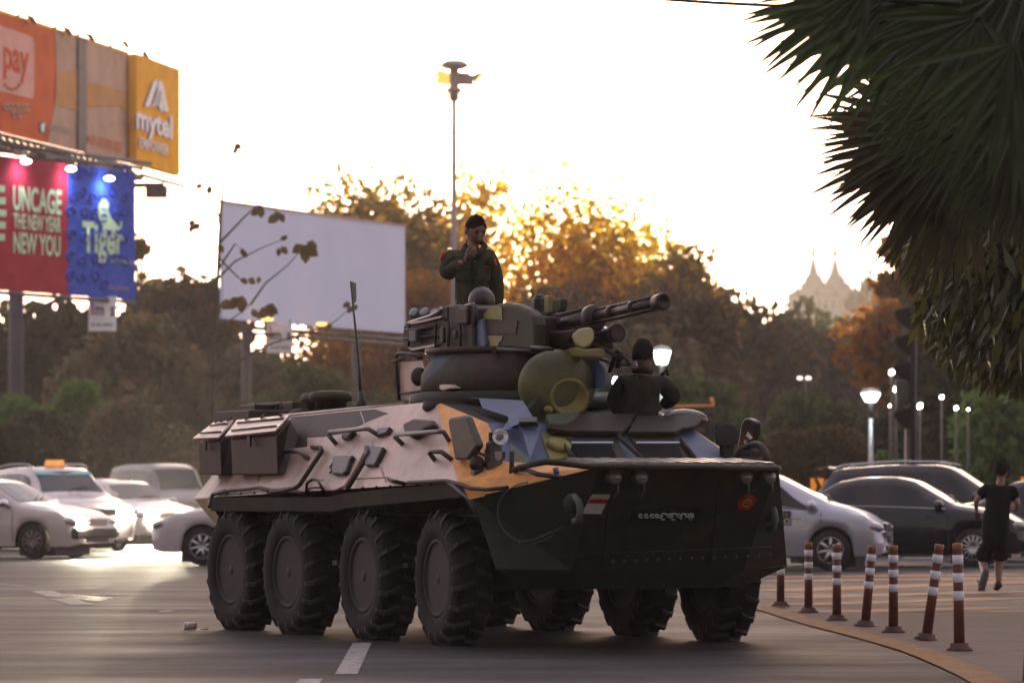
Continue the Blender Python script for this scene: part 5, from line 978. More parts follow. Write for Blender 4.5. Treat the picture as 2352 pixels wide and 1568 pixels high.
# ------------------------------------------------------------------ hall with two tiered spires on the hill
hb_ = P(1892, YH, 900); hz0 = hz(hb_.x, 900); hall = thing('temple_hall', 'far hazy twin-spired temple hall with tiered roofs on the wooded hill', 'temple', Vector((hb_.x, 900, 0)))
def PQ(u, v): return P(u, v, 900)-hall.location
wm = mat('temple_wall', (.15, .125, .165), .8, var=.1); rm_ = mat('temple_roof', (.04, .03, .045), .8, var=.2); gm = mat('temple_gold', (.05, .036, .045), .6, var=.1)
s_ = 900/F
hw = MB().box((0, 0, (hz0+PQ(0, 682).z)/2), (152*s_, 14, PQ(0, 682).z-hz0+2)).build('hall_wall', wm, hall)
for i in range(9): MB().box((-66*s_+i*16.5*s_, -7.05, PQ(0, 702).z), (7*s_, .3, 20*s_)).build('window', rm_, hall)
for u in (1868, 1918):
    x = PQ(u, 0).x; w_ = 56*s_
    for k in range(4):
        z = PQ(u, 683).z+k*13*s_; ww = w_*(1-.2*k); MB().add([(x-ww, -7.5*(1-.2*k), z), (x+ww, -7.5*(1-.2*k), z), (x+ww, 7.5*(1-.2*k), z), (x-ww, 7.5*(1-.2*k), z), (x-ww*.45, -3*(1-.2*k), z+15*s_), (x+ww*.45, -3*(1-.2*k), z+15*s_), (x+ww*.45, 3*(1-.2*k), z+15*s_), (x-ww*.45, 3*(1-.2*k), z+15*s_)], [(3, 2, 1, 0), (4, 5, 6, 7), (0, 1, 5, 4), (1, 2, 6, 5), (2, 3, 7, 6), (3, 0, 4, 7)]).build('roof_tier', rm_, hall)
        for sx in (-1, 1): MB().add([(x+sx*ww, 0, z-1*s_), (x+sx*ww*1.12, 0, z+5*s_), (x+sx*ww*.86, -.6, z+2*s_), (x+sx*ww*.86, .6, z+2*s_)], [(0, 1, 2), (0, 3, 1), (1, 3, 2), (0, 2, 3)]).build('roof_finial', gm, hall)
    mb = MB(); z0_ = PQ(u, 634).z; R0 = 19*s_
    for k in range(7):
        zz = z0_+k*6.5*s_; r = R0*(1-.13*k); mb.lathe([(r, 0), (r*1.1, .8*s_), (r*.55, 5*s_), (r*.5, 6.5*s_)], 8, (x, 0, zz))
    mb.lathe([(R0*.34, 0), (R0*.24, 18*s_), (R0*.32, 20*s_), (R0*.17, 24*s_), (0, 42*s_)], 8, (x, 0, z0_+45*s_)).build('spire', gm, hall)
for i in range(4): MB().add([(PQ(1826+i*44, 0).x-9*s_, -7.4, PQ(0, 686).z), (PQ(1826+i*44, 0).x+9*s_, -7.4, PQ(0, 686).z), (PQ(1826+i*44, 0).x, -7.4, PQ(0, 655).z), (PQ(1826+i*44, 0).x, -3, PQ(0, 655).z)], [(0, 1, 2), (0, 2, 3), (1, 3, 2)]).build('gable', gm, hall)
MB().cyl(PQ(1811, 760), PQ(1811, 672), 6*s_, 2*s_, 8).build('corner_pinnacle', gm, hall)

# ------------------------------------------------------------------ haze
hzm = bpy.data.materials.new('haze_air'); hzm.use_nodes = True; n = hzm.node_tree.nodes; n.remove(n['Principled BSDF']); pv_ = n.new('ShaderNodeVolumePrincipled')
pv_.inputs['Color'].default_value = (.98, .88, .84, 1); pv_.inputs['Density'].default_value = .0003; pv_.inputs['Anisotropy'].default_value = .2
hzm.node_tree.links.new(pv_.outputs[0], n['Material Output'].inputs['Volume'])
tag(MB().box((0, 560, 41), (700, 1260, 84)).build('haze', hzm), kind='stuff')
# ------------------------------------------------------------------ people
def skin_mesh(name, nodes, edges, m, parent, root=0, sub=2):
    """nodes: list of (x, y, z, radius[, radius2])"""
    me = bpy.data.meshes.new(name); me.from_pydata([q_[:3] for q_ in nodes], edges, []); o = bpy.data.objects.new(name, me); COL.objects.link(o)
    md = o.modifiers.new('skin', 'SKIN'); md.use_smooth_shade = True; md.branch_smoothing = .6
    sv = me.skin_vertices[0].data
    for i, q_ in enumerate(nodes): sv[i].radius = (q_[3], q_[4] if len(q_) > 4 else q_[3]); sv[i].use_root = (i == root)
    s2 = o.modifiers.new('sub', 'SUBSURF'); s2.levels = sub; s2.render_levels = sub
    dg = bpy.context.evaluated_depsgraph_get(); nm = bpy.data.meshes.new_from_object(o.evaluated_get(dg)); nm.materials.clear(); nm.materials.append(m)
    for p_ in nm.polygons: p_.use_smooth = True
    o.modifiers.clear(); o.data = nm; o.parent = parent; o.name = name; return o
skinm = mat('skin_tone', (.22, .12, .085), .55, var=.15, vscale=14); hairm = mat('hair_black', (.008, .007, .007), .9, spec=.15, var=.2, bump=.5, bscale=90)
fatig = mat('fatigue_green', (.020, .024, .014), .9, col2=(.055, .055, .034), vscale=9, bump=1.0, bscale=9, spec=.2, wear=((.022, .016, .012), 7, .56))
fatigd = mat('fatigue_dark', (.012, .011, .009), .9, col2=(.03, .027, .018), vscale=9, bump=1.0, bscale=9, spec=.2)
tee = mat('black_cotton', (.006, .006, .007), .95, var=.25, bump=.8, bscale=10, spec=.1)
def hand_nodes(w_, d, side, pal, curl=.5, s=1.0):
    """five fingers as tapered chains: wrist w_, pointing d, thumb towards side, palm normal pal"""
    w_, d, side, pal = Vector(w_), Vector(d).normalized(), Vector(side).normalized(), Vector(pal).normalized(); mb = MB()
    mb.ell(w_+d*.045*s, (.04*s, .018*s, .048*s), 12, 8, R=Matrix((side, pal, d)).transposed())
    for i, (o_, l_) in enumerate(((.030, .068), (.010, .078), (-.010, .073), (-.029, .058))):
        p0 = w_+d*.078*s+side*o_*s; p1 = p0+(d*math.cos(curl*.5)+pal*math.sin(curl*.5))*l_*.5*s; p2 = p1+(d*math.cos(curl*1.5)+pal*math.sin(curl*1.5))*l_*.3*s; p3 = p2+(d*math.cos(curl*2.3)+pal*math.sin(curl*2.3))*l_*.25*s
        mb.tube([p0-d*.02*s, p0, p1, p2, p3], [.009*s, .0095*s, .009*s, .008*s, .006*s], 6)
    t0 = w_+d*.02*s+side*.03*s; mb.tube([t0-side*.01, t0, t0+(side*.8+d*.5).normalized()*.035*s, t0+(side*.35+d+pal*.3).normalized()*.03*s+(side*.8+d*.5).normalized()*.035*s], [.011*s, .011*s, .010*s, .007*s], 6)
    return mb
def head_mesh(c, yaw, pitch, s=1.0):
    """head centred at c; face looks along -y before yaw/pitch"""
    R = Euler((pitch, 0, yaw), 'XYZ').to_matrix(); R = Matrix.Rotation(yaw, 3, 'Z') @ Matrix.Rotation(pitch, 3, 'X'); c = Vector(c); mb = MB(); n, m_ = 24, 18; vs = []
    for j in range(m_+1):
        a = PI*j/m_
        for i in range(n):
            b = 2*PI*i/n; x, y, z = math.sin(a)*math.cos(b), math.sin(a)*math.sin(b), math.cos(a)
            px_, py_, pz_ = x*.074, y*.096, z*.115
            if z < 0: px_ *= 1-.34*(-z)**1.3; py_ *= 1-.18*(-z); py_ -= .008*(-z)
            if y < -.3 and z < .25: py_ *= .93
            if -.15 < z < .2 and y < -.8: py_ += .006*(1-abs(x)*2)
            vs.append(c+R @ Vector((px_, py_, pz_))*s)
    mb.add(vs, [(j*n+i, (j+1)*n+i, (j+1)*n+(i+1) % n, j*n+(i+1) % n) for j in range(m_) for i in range(n)], 0, True)
    q_ = lambda x, y, z: c+R @ Vector((x, y, z))*s
    mb.prism([q_(-.009, -.088, .012), q_(.009, -.088, .012), q_(.016, -.092, -.032), q_(-.016, -.092, -.032)], R @ Vector((0, -.018, -.004))*s)
    for sx in (-1, 1):
        mb.ell(q_(sx*.076, .008, -.008), (.012*s, .02*s, .032*s), 8, 6, R=R); mb.ell(q_(sx*.030, -.084, .014), (.014*s, .006*s, .007*s), 8, 6, R=R, mi=1); mb.ell(q_(sx*.030, -.088, .030), (.018*s, .006*s, .004*s), 8, 5, R=R, mi=1)
    mb.ell(q_(0, -.088, -.052), (.024*s, .008*s, .007*s), 10, 6, R=R, mi=2)
    return mb, R
def hair_cap(c, R, s=1.0, low=.0, name='hair', m=None, parent=None, thick=1.07, fringe=.35):
    mb = MB(); n, m_ = 26, 12; vs = []; c = Vector(c)
    for j in range(m_+1):
        for i in range(n):
            b = 2*PI*i/n; front = max(0, -math.sin(b)); amax = 1.75-front*(1.05-fringe)-(abs(math.cos(b))**6)*.35+low; a = amax*j/m_
            k = thick*(1+.05*random.uniform(-1, 1)*(j > 0)); a += random.uniform(-.09, .03)*(j == m_); vs.append(c+R @ Vector((math.sin(a)*math.cos(b)*.076*k, math.sin(a)*math.sin(b)*.098*k+.002, math.cos(a)*.118*k))*s)
    mb.add(vs, [(j*n+i, (j+1)*n+i, (j+1)*n+(i+1) % n, j*n+(i+1) % n) for j in range(m_) for i in range(n)], 0, True)
    return mb.build(name, m or hairm, parent)
lipm = mat('lip_tone', (.08, .035, .03), .5, var=0)
def person(name, label, root, J, jacket, trousers, head, hands, sleeve=1.0, fat=1.3, shoe=None, bare_leg=False, feet=None, jname='jacket', tname='trousers', hem=.0):
    """J: joints hip, chest, neck, shL, elL, wrL, shR, elR, wrR, hiL, knL, anL, toL, hiR, knR, anR, toR in root coordinates"""
    t = thing(name, label, 'person', root); g = lambda k: Vector(J[k]); mid = g('hip').lerp(g('chest'), .5)
    nd = [(*g('hip'), .12, .10), (*mid, .115, .09), (*g('chest'), .13, .095), (*g('neck'), .052, .052), (*(Vector(head[0])-Vector((0, 0, .04))), .05, .05)]; ed = [(0, 1), (1, 2), (2, 3), (3, 4)]
    for s_ in 'LR':
        b = len(nd); nd += [(*g('sh'+s_), .055), (*g('el'+s_), .037), (*g('wr'+s_), .025, .022)]; ed += [(2, b), (b, b+1), (b+1, b+2)]
        b = len(nd); nd += [(*g('hi'+s_), .085), (*g('kn'+s_), .055), (*(g('kn'+s_).lerp(g('an'+s_), .3)), .056), (*g('an'+s_), .034), (*g('to'+s_), .03, .025)]; ed += [(0, b), (b, b+1), (b+1, b+2), (b+2, b+3), (b+3, b+4)]
    body = skin_mesh('body', nd, ed, skinm, t)
    hm_, R = head_mesh(*head)
    for h in hands: hm_.add([Vector(v_) for v_ in h.v], h.f, 0, True)
    hd = hm_.build('head_tmp', [skinm, hairm, lipm], None)
    import bmesh
    bm = bmesh.new(); bm.from_mesh(body.data); bm.from_mesh(hd.data); body.data.materials.append(hairm); body.data.materials.append(lipm); bm.to_mesh(body.data); bm.free(); bpy.data.objects.remove(hd)
    body.parent = t; body.name = 'body'
    hp = g('hip'); jn = [(*(hp+Vector((0, 0, -.02-hem))), .160, .13), (*hp.lerp(mid, .5), .155, .125), (*mid, .15, .12), (*mid.lerp(g('chest'), .6), .168, .125), (*g('chest'), .16, .12), (*g('neck').lerp(g('chest'), .25), .075, .07)]; je = [(0, 1), (1, 2), (2, 3), (3, 4), (4, 5)]
    for s_ in 'LR':
        b = len(jn); el, wr = g('el'+s_), g('wr'+s_)
        if sleeve >= 1: jn += [(*g('sh'+s_), .075), (*g('sh'+s_).lerp(el, .5), .07), (*el, .062), (*el.lerp(wr, .5), .055), (*el.lerp(wr, .93), .043)]; je += [(4, b), (b, b+1), (b+1, b+2), (b+2, b+3), (b+3, b+4)]
        else: jn += [(*g('sh'+s_), .080), (*g('sh'+s_).lerp(el, .75), .075)]; je += [(4, b), (b, b+1)]
    jn = [tuple(q_[:3])+tuple(r_*(fat if i < 5 else 1.2) for r_ in q_[3:]) for i, q_ in enumerate(jn)]
    skin_mesh(jname, jn, je, jacket, t)
    tn = [(*(hp+Vector((0, 0, .02))), .155, .125), (*(hp+Vector((0, 0, -.08))), .15, .12)]; te = [(0, 1)]
    for s_ in 'LR':
        b = len(tn); tn += [(*g('hi'+s_), .105), (*g('hi'+s_).lerp(g('kn'+s_), .6), .098)]; te += [(1, b), (b, b+1)]
        if bare_leg: tn += [(*g('hi'+s_).lerp(g('kn'+s_), .98), .088)]; te += [(b+1, b+2)]
        else: tn += [(*g('kn'+s_), .078), (*g('an'+s_), .065)]; te += [(b+1, b+2), (b+2, b+3)]
    tn = [tuple(q_[:3])+tuple(r_*1.25 for r_ in q_[3:]) for q_ in tn]; nd_ = None
    skin_mesh(tname, tn, te, trousers, t)
    for s_ in 'LR':
        a, to = g('an'+s_), g('to'+s_); d = (to-a); sh = MB().tube([a-d*.25+Vector((0, 0, .0)), a+Vector((0, 0, -.01)), a.lerp(to, .5)+Vector((0, 0, .0)), to, to+d.normalized()*.06], [.035, .048, .048, .045, .025], 10); sh.build('shoe', shoe or black_paint, t, smooth=True)
    return t, R

# man standing on the turret, looking down at what he holds
D1 = 36.6; r1 = P(1086, YH, D1); r1.z = 1.93
def q1(u, v, dy=0): return P(u, v, D1+dy)-r1
J = dict(hip=q1(1086, 712), chest=q1(1080, 598), neck=q1(1088, 556), shL=q1(1125, 588), elL=q1(1140, 650, .02), wrL=q1(1143, 712, -.05), shR=q1(1037, 586), elR=q1(1024, 634, -.08), wrR=q1(1062, 600, -.24), hiL=q1(1108, 745), knL=q1(1110, 850), anL=q1(1108, 915), toL=q1(1110, 925, -.16), hiR=q1(1062, 745), knR=q1(1060, 850), anR=q1(1062, 915), toR=q1(1058, 925, -.16))
for k_ in ('anL', 'anR'): J[k_].z = .09
for k_ in ('toL', 'toR'): J[k_].z = .04
hR = hand_nodes(q1(1065, 596, -.25), (.8, -.2, .55), (0, -.2, 1), (.3, -1, 0), 1.0); hL = hand_nodes(q1(1143, 714, -.05), (0, -.1, -1), (-.5, -.6, 0), (-1, 0, 0), .7)
hc1 = q1(1092, 530, -.03)
pt1, R1 = person('person', 'man in green fatigues standing on the turret, head bowed over his raised hand', r1, J, fatig, fatig, (hc1, .45, .38, 1.12), [hR, hL], hem=.06)
hair_cap(hc1, R1, 1.12, .18, parent=pt1, thick=1.045, fringe=.15); 
MB().tube([q1(1066, 572, -.06), q1(1078, 580, -.13), q1(1090, 588, -.14), q1(1103, 578, -.13), q1(1114, 566, -.06), q1(1106, 556, .03), q1(1076, 556, .03)], .026, 8, closed=True).build('collar', fatig, pt1)
for u, v, dx in ((1019, 576, -1), (1133, 590, 1)): MB().ell(q1(u+dx*3, v+12, -.03), (.02, .045, .05), 10, 8, R=Euler((0, -.25*dx, 0)).to_matrix()).build('shoulder_patch', mat('patch_red', (.42, .06, .03), .7, var=.2), pt1)

for u in (1062, 1110): MB().box(q1(u, 628, -.185), (.12, .02, .13)).build('chest_pocket', fatig, pt1, bevel=.01)
MB().box(q1(1086, 650, -.175), (.03, .015, .55)).build('placket', fatigd, pt1)
MB().lathe([(.165, -.03), (.17, .03)], 20, q1(1086, 690), sc=(1, .8)).build('belt', fatigd, pt1)
ph = thing('flask_cup', 'small dark cup held up in the hand of the man standing on the turret', 'cup', r1+q1(1076, 590, -.31)); MB().lathe([(.018, -.03), (.022, .03), (.0, .032)], 12).build('cup_body', black_paint, ph)

# helmeted crewman sunk in the turret hatch
D2 = 36.05; r2 = P(1110, YH, D2); r2.z = 2.0
def q2(u, v, dy=0): return P(u, v, D2+dy)-r2
cw = thing('person', 'crewman in a round padded helmet, only his head above the turret roof', 'person', r2); hc2 = q2(1106, 700)
hm_, R2 = head_mesh(hc2, .35, .55, 1.05); hm_.tube([hc2-Vector((0, 0, .08)), hc2-Vector((0, -.02, .25))], [.06, .1], 10); hm_.tube([hc2+Vector((-.2, .05, -.33)), hc2+Vector((0, .03, -.27)), hc2+Vector((.2, .05, -.33))], [.06, .11, .06], 10); hm_.build('body', [skinm, hairm, lipm], cw)
hh = MB().ell(hc2+Vector((0, -.01, .035)), (.112, .128, .118), 24, 16).build('helmet', mat('helmet_brown', (.022, .013, .012), .4, var=.3, bump=.4, bscale=16), cw)
for k in range(0): a = -.9+k*.45; MB().tube([hc2+R2 @ Vector((math.sin(a)*.098, .118*math.cos(b_), .14*math.sin(b_))) for b_ in np.linspace(-.1, PI*.75, 9)], .011, 5).build('helmet_pad', hh.data.materials[0], hh)
gg = MB().lathe([(.045, 0), (.05, .04), (.04, .10), (0, .11)], 16, q2(1098, 735, -.2)-Vector((0, 0, .05))).build('face_mask', mat('mask_grey', (.18, .17, .19), .3, var=.2), cw)

# man in the front hatch, back to the camera
D3 = 34.9; r3 = P(1484, YH, D3); r3.z = .82
X_ = lambda x, y: ((2100+x/2.24)/1.6327, (1100+y/2.24)/1.6327)
def q3(x, y, dy=0): u, v = X_(x, y); return P(u, v, D3+dy)-r3
J = dict(hip=q3(630, 1130), chest=q3(680, 800), neck=q3(690, 655), shL=q3(520, 745), elL=q3(450, 930, -.02), wrL=q3(520, 1000, .22), shR=q3(850, 745), elR=q3(965, 870, .02), wrR=q3(860, 945, .20), hiL=q3(560, 1230), knL=q3(560, 1480), anL=q3(560, 1700), toL=q3(560, 1740, .16), hiR=q3(700, 1230), knR=q3(700, 1480), anR=q3(700, 1700), toR=q3(700, 1740, .16))
for k_, z_ in (('anL', .09), ('anR', .09), ('toL', .04), ('toR', .04), ('knL', .42), ('knR', .42)): J[k_].z = z_
hc3 = q3(697, 520, .0); hR = hand_nodes(q3(860, 948, .2), (-.9, .3, -.1), (0, .2, 1), (0, .5, -1), .8); hL = hand_nodes(q3(520, 1000, .22), (.9, .3, 0), (0, .2, 1), (0, .5, -1), .8)
pt3, R3 = person('person', 'man in dark fatigues standing in the front hatch with his back to the camera', r3, J, fatigd, fatigd, (hc3, PI-.35, .1, 1.1), [hR, hL], fat=1.55)
hair_cap(hc3, R3, 1.1, .25, parent=pt3, thick=1.05, fringe=.1)
MB().tube([q3(625, 650, -.02), q3(690, 640, -.09), q3(760, 655, -.02), q3(750, 650, .06), q3(630, 650, .06)], .026, 8, closed=True).build('collar', fatigd, pt3)
MB().tube([q3(640, 690, -.10), q3(660, 820, -.145), q3(700, 960, -.14), q3(720, 1060, -.13)], .014, 6).build('shoulder_strap', fatig, pt3); MB().tube([q3(850, 690, .0), q3(900, 640, .0), q3(905, 690, .0)], .018, 6).build('shoulder_loop', fatigd, pt3)
# papers
pr = OO+FX*(-.5)+FY*1.0; pr.z = 1.83; pa = thing('papers', 'crumpled white papers lying on the front roof beside the man in the hatch', 'papers', pr)
def q4(x, y, dy=0): u, v = X_(x, y); return P(u, v, 35.2+dy)-pr
MB().add([q4(845, 960), q4(880, 920), q4(930, 965), q4(1170, 1000), q4(1178, 1058), q4(1140, 1040), q4(1030, 985, .1), q4(930, 1010), q4(935, 1055, -.1), q4(880, 1010), q4(835, 990)], [(0, 1, 2, 9, 10), (2, 3, 6, 7, 9), (3, 4, 5, 6), (7, 8, 9)]).build('paper_sheets', mat('paper_white', (.70, .64, .64), .7, var=.06), pa)
MB().ell(q4(1040, 1060), (.2, .2, .09), 14, 8).build('dark_bundle', black_paint, pa)

# running man on the right
D5 = 52.4; r5 = P(2285, YH, D5); r5.z = 0
Y_ = lambda x, y: ((3440+x/2.6125)/1.6327, (1680+y/2.6133)/1.6327)
def q5(x, y, dy=0): u, v = Y_(x, y); return P(u, v, D5+dy)-r5
J = dict(hip=q5(760, 860), chest=q5(790, 480), neck=q5(820, 320), shL=q5(660, 400), elL=q5(575, 520, -.05), wrL=q5(580, 620, .15), shR=q5(935, 400), elR=q5(985, 560, -.08), wrR=q5(960, 600, .2), hiL=q5(680, 930), knL=q5(640, 1110, .12), anL=q5(665, 1230, -.22), toL=q5(625, 1390, -.30), hiR=q5(820, 930), knR=q5(800, 1110, .05), anR=q5(795, 1360, -.02), toR=q5(775, 1400, .15))
J['anR'].z = .08; J['toR'].z = .04
hc5 = q5(832, 215); hR = hand_nodes(q5(955, 600, .2), (-.3, .9, .2), (0, 0, 1), (-1, 0, 0), 1.1); hL = hand_nodes(q5(582, 625, .15), (.1, .5, -.8), (.6, .4, 0), (1, 0, 0), 1.1)
pt5, R5 = person('person', 'man in a black t-shirt, shorts and face mask running away on the right', r5, J, tee, tee, (hc5, PI-.75, .05, 1.0), [hR, hL], sleeve=.4, fat=1.5, bare_leg=True, shoe=mat('trainer_dark', (.02, .02, .022), .7, var=.3), jname='tshirt', tname='shorts', hem=.2)
hair_cap(hc5, R5, 1.0, .35, parent=pt5, thick=1.22, fringe=.1)
mk = MB(); mk.ell(hc5+R5 @ Vector((0, -.075, -.045)), (.055, .04, .045), 12, 8, R=R5); mk.build('face_mask', tee, pt5)
MB().tube([q5(590, 1290, -.29), q5(625, 1400, -.33), q5(650, 1300, -.29)], .012, 5).build('shoe_sole', mat('sole_grey', (.1, .09, .09), .8), pt5)
MB().box(q5(765, 1425, .12), (.12, .2, .02)).build('shoe_sole', MT['sole_grey'], pt5, bevel=.006)

# ------------------------------------------------------------------ vehicles
def carpaint(name, c, rough=.25, metal=.0): return mat(name, c, rough, metal, var=.05, vscale=2, coat=.35)
glassw = mat('car_glass', (.008, .009, .013), .05, var=0, spec=.5); trim = mat('car_trim', (.012, .012, .012), .5, var=.1); plast = mat('bumper_plastic', (.04, .038, .036), .6, var=.1)
HLIT = mat('headlight_lit', (1, .9, .7), .3, var=0, emit=(1, .88, .62), es=400); HOFF = mat('headlight_glass', (.35, .37, .4), .1, .3, var=.2, vscale=12)
tyre_m = mat('car_tyre', (.016, .015, .015), .8, var=.3); amberm = mat('amber_lens', (.6, .22, .03), .3, var=.05); redm = mat('tail_red', (.35, .02, .02), .3, var=.05)
BODY = {
 'sedan': dict(L=4.4, W=1.72, H=1.44, wb=2.6, fo=.86, r=.31, top=[(-1, .80), (-.955, .92), (-.80, .99), (-.66, 1.03), (-.40, 1.36), (-.22, 1.43), (.02, 1.44), (.16, 1.38), (.46, 1.0), (.62, .95), (.82, .86), (.93, .74), (1, .60)], belt=[(-1, .95), (-.6, .98), (.4, .92), (1, .8)], side=[((-.60, -.36), (-.10, -.12)), ((-.07, -.09), (.41, .17))], ws=(.455, .165), rs=(-.65, -.41)),
 'hatch': dict(L=4.1, W=1.70, H=1.52, wb=2.5, fo=.80, r=.31, top=[(-1, .85), (-.97, 1.05), (-.90, 1.28), (-.80, 1.44), (-.4, 1.52), (.0, 1.52), (.18, 1.45), (.60, 1.02), (.68, .99), (.84, .88), (.94, .74), (1, .58)], belt=[(-1, 1.05), (-.5, 1.0), (.5, .92), (1, .8)], side=[((-.84, -.74), (-.08, -.10)), ((-.05, -.07), (.52, .20))], ws=(.59, .19), rs=(-.955, -.82)),
 'suv': dict(L=4.6, W=1.80, H=1.70, wb=2.7, fo=.88, r=.36, top=[(-1, .95), (-.98, 1.15), (-.92, 1.42), (-.86, 1.62), (-.4, 1.70), (.0, 1.70), (.12, 1.64), (.44, 1.16), (.52, 1.12), (.80, 1.02), (.93, .88), (1, .70)], belt=[(-1, 1.12), (-.5, 1.08), (.5, 1.03), (1, .9)], side=[((-.86, -.80), (-.42, -.44)), ((-.39, -.41), (-.02, -.04)), ((.01, -.01), (.38, .13))], ws=(.43, .13), rs=(-.965, -.88)),
 'van': dict(L=4.7, W=1.75, H=1.95, wb=2.6, fo=.75, r=.32, top=[(-1, 1.0), (-.99, 1.5), (-.96, 1.86), (-.5, 1.95), (.2, 1.95), (.42, 1.85), (.70, 1.2), (.80, 1.1), (.92, .95), (1, .7)], belt=[(-1, 1.15), (1, 1.0)], side=[((-.9, -.88), (-.2, -.2)), ((-.16, -.16), (.6, .42))], ws=(.69, .43), rs=(-.985, -.965)),
}
def make_car(kind, label, cat, paint, loc, phi, name='parked_car', lit=(), group=None, rack=False, spokes=6, rimc=None, taxi=False, cladding=None, visor=False, zoff=0, name2=None, signal=False, spoiler=False, chromeline=False):
    B = BODY[kind]; Lh, W, wb, r = B['L']/2, B['W'], B['wb'], B['r']; fx = Lh-B['fo']; rx = fx-wb; t = thing(name, label, cat, loc, phi, group)
    tx = [a*Lh for a, _ in B['top']]; tz = [z for _, z in B['top']]; bx = [a*Lh for a, _ in B['belt']]; bz = [z for _, z in B['belt']]
    xs = set(np.linspace(-Lh, Lh, 30)) | set(tx) | {Lh-.03, Lh-.08, Lh-.16, -Lh+.03, -Lh+.08}
    for c_ in (fx, rx):
        for a in np.linspace(-1, 1, 13): xs.add(c_+a*(r+.055))
    xs = sorted(xs); xs = [x for i, x in enumerate(xs) if i == 0 or x-xs[i-1] > .006]
    def sm(x, X_, Z_): return sum(np.interp(x+d, X_, Z_)*w_ for d, w_ in ((-.07, .25), (0, .5), (.07, .25)))
    def sec(x):
        e_ = abs(x)/Lh; w_ = W/2*(1-.05*e_**4-.16*max(0, e_-.9)/.1*max(0, e_-.9)/.1); zt = sm(x, tx, tz); zb = min(sm(x, bx, bz), zt-.02); g_ = min(1, max(0, (zt-zb)/.40)); z0 = .22
        if e_ > .93: z0 = .22+.05*(e_-.93)/.07
        for c_ in (fx, rx):
            d = x-c_; RR_ = r+.05
            if abs(d) < RR_: z0 = max(z0, r+math.sqrt(max(0, RR_*RR_-d*d)))
        wr = w_*(.95-.20*g_); zs = zt-.05-.03*g_
        pts = [(w_*.95, z0), (w_*.985, max(z0+.005, .40)), (w_, max(z0+.01, .58)), (w_*.992, max(z0+.015, zb-.10)), (w_*.955, max(z0+.02, zb)), (wr, max(zs, zb+.004)), (wr*.9, max(zt-.015, zb+.006)), (wr*.5, zt), (0, zt+.008)]
        return pts
    S = [sec(x) for x in xs]; mb = MB(); n = 17
    vs = []
    for x, p_ in zip(xs, S):
        row = [(x, -y, z) for y, z in p_]+[(x, y, z) for y, z in p_[-2::-1]]; vs += row
    fs = [(i*n+j, i*n+j+1, (i+1)*n+j+1, (i+1)*n+j) for i in range(len(xs)-1) for j in range(n-1)]
    fs += [tuple(range(n)), tuple(range((len(xs)-1)*n, len(xs)*n))[::-1]]; mb.add(vs, fs, 0, True); mb.build('body', paint, t)
    MB().box((0, 0, .42), (2*Lh-.3, W-.5, .42)).box((0, 0, .24), (wb-2*r-.15, W-.1, .1)).build('underbody', trim, t)
    # wheel wells
    for c_ in (fx, rx): MB().box((c_, 0, r+.1), (2*r+.12, W-.44, 2*r+.1)).build('wheel_well', trim, t)
    def surf(x, tt, off=.006, sgn=-1):
        p_ = sec(x); a, b = p_[4], p_[5]; y = a[0]+(b[0]-a[0])*tt; z = a[1]+(b[1]-a[1])*tt; return Vector((x, sgn*(y+off), z+off*.4))
    for sgn in (-1, 1):
        for (xb0, xt0), (xb1, xt1) in B['side']:
            vs = []
            for i in range(9):
                for j in range(4):
                    f_ = i/8; tt = .10+.78*j/3; xa = (xb0+(xt0-xb0)*tt)*Lh; xb = (xb1+(xt1-xb1)*tt)*Lh; vs.append(surf(xa+(xb-xa)*f_, tt, .007, sgn))
            MB().add(vs, [(i*4+j, i*4+j+1, (i+1)*4+j+1, (i+1)*4+j) for i in range(8) for j in range(3)], 0, True).build('side_window', glassw, t)
        # sill line, belt chrome, door seams, handles
        MB().tube([surf(x, .03, .008, sgn) for x in np.linspace(B['side'][0][0][0]*Lh, B['side'][-1][1][0]*Lh, 12)], .009, 4).build('belt_moulding', chrome if chromeline else trim, t)
        def side(x, z, off=.004):
            p_ = sec(x); zz = [q_[1] for q_ in p_[:5]]; yy = [q_[0] for q_ in p_[:5]]; return Vector((x, sgn*(float(np.interp(z, zz, yy))+off), z))
        xm = (B['side'][0][1][0]+B['side'][1][0][0])/2*Lh
        for xx in (xm, B['side'][-1][1][0]*Lh+.04, max(B['side'][0][0][0]*Lh, rx+r+.02)): MB().tube([side(xx, z) for z in (.30, .45, .6, .75, .88)], .006, 4).build('door_seam', trim, t)
        for xx in (xm-.12, xm+.85): MB().box(side(xx, .80, .012), (.16, .02, .025)).build('door_handle', paint, t, bevel=.006)
        mx_ = B['side'][-1][1][0]*Lh-.10; mz = sec(mx_)[4]
        mi = MB().ell((mx_, sgn*(mz[0]+.10), mz[1]+.07), (.09, .11, .075), 12, 8).build('wing_mirror', paint if not cladding else chrome, t); MB().tube([(mx_, sgn*(mz[0]-.02), mz[1]+.02), (mx_, sgn*(mz[0]+.08), mz[1]+.04)], .02, 5).build('mirror_arm', trim, mi)
    def glassband(x0, x1, nm):
        vs = []
        for i in range(5):
            x = (x0+(x1-x0)*(.06+.88*i/4))*Lh; p_ = sec(x); wr = p_[6][0]
            for j in range(7):
                s_ = -1+2*j/6; y = s_*wr*.98; z = float(np.interp(abs(y), [0, p_[7][0], p_[6][0]], [p_[8][1], p_[7][1], p_[6][1]])); vs.append((x+(.01 if x > 0 else -.01), y, z+.008))
        return MB().add(vs, [(i*7+j, i*7+j+1, (i+1)*7+j+1, (i+1)*7+j) for i in range(4) for j in range(6)], 0, True).build(nm, glassw, t)
    wsx = B['ws']; wo = glassband(wsx[0], wsx[1], 'windscreen'); glassband(B['rs'][0], B['rs'][1], 'rear_window')
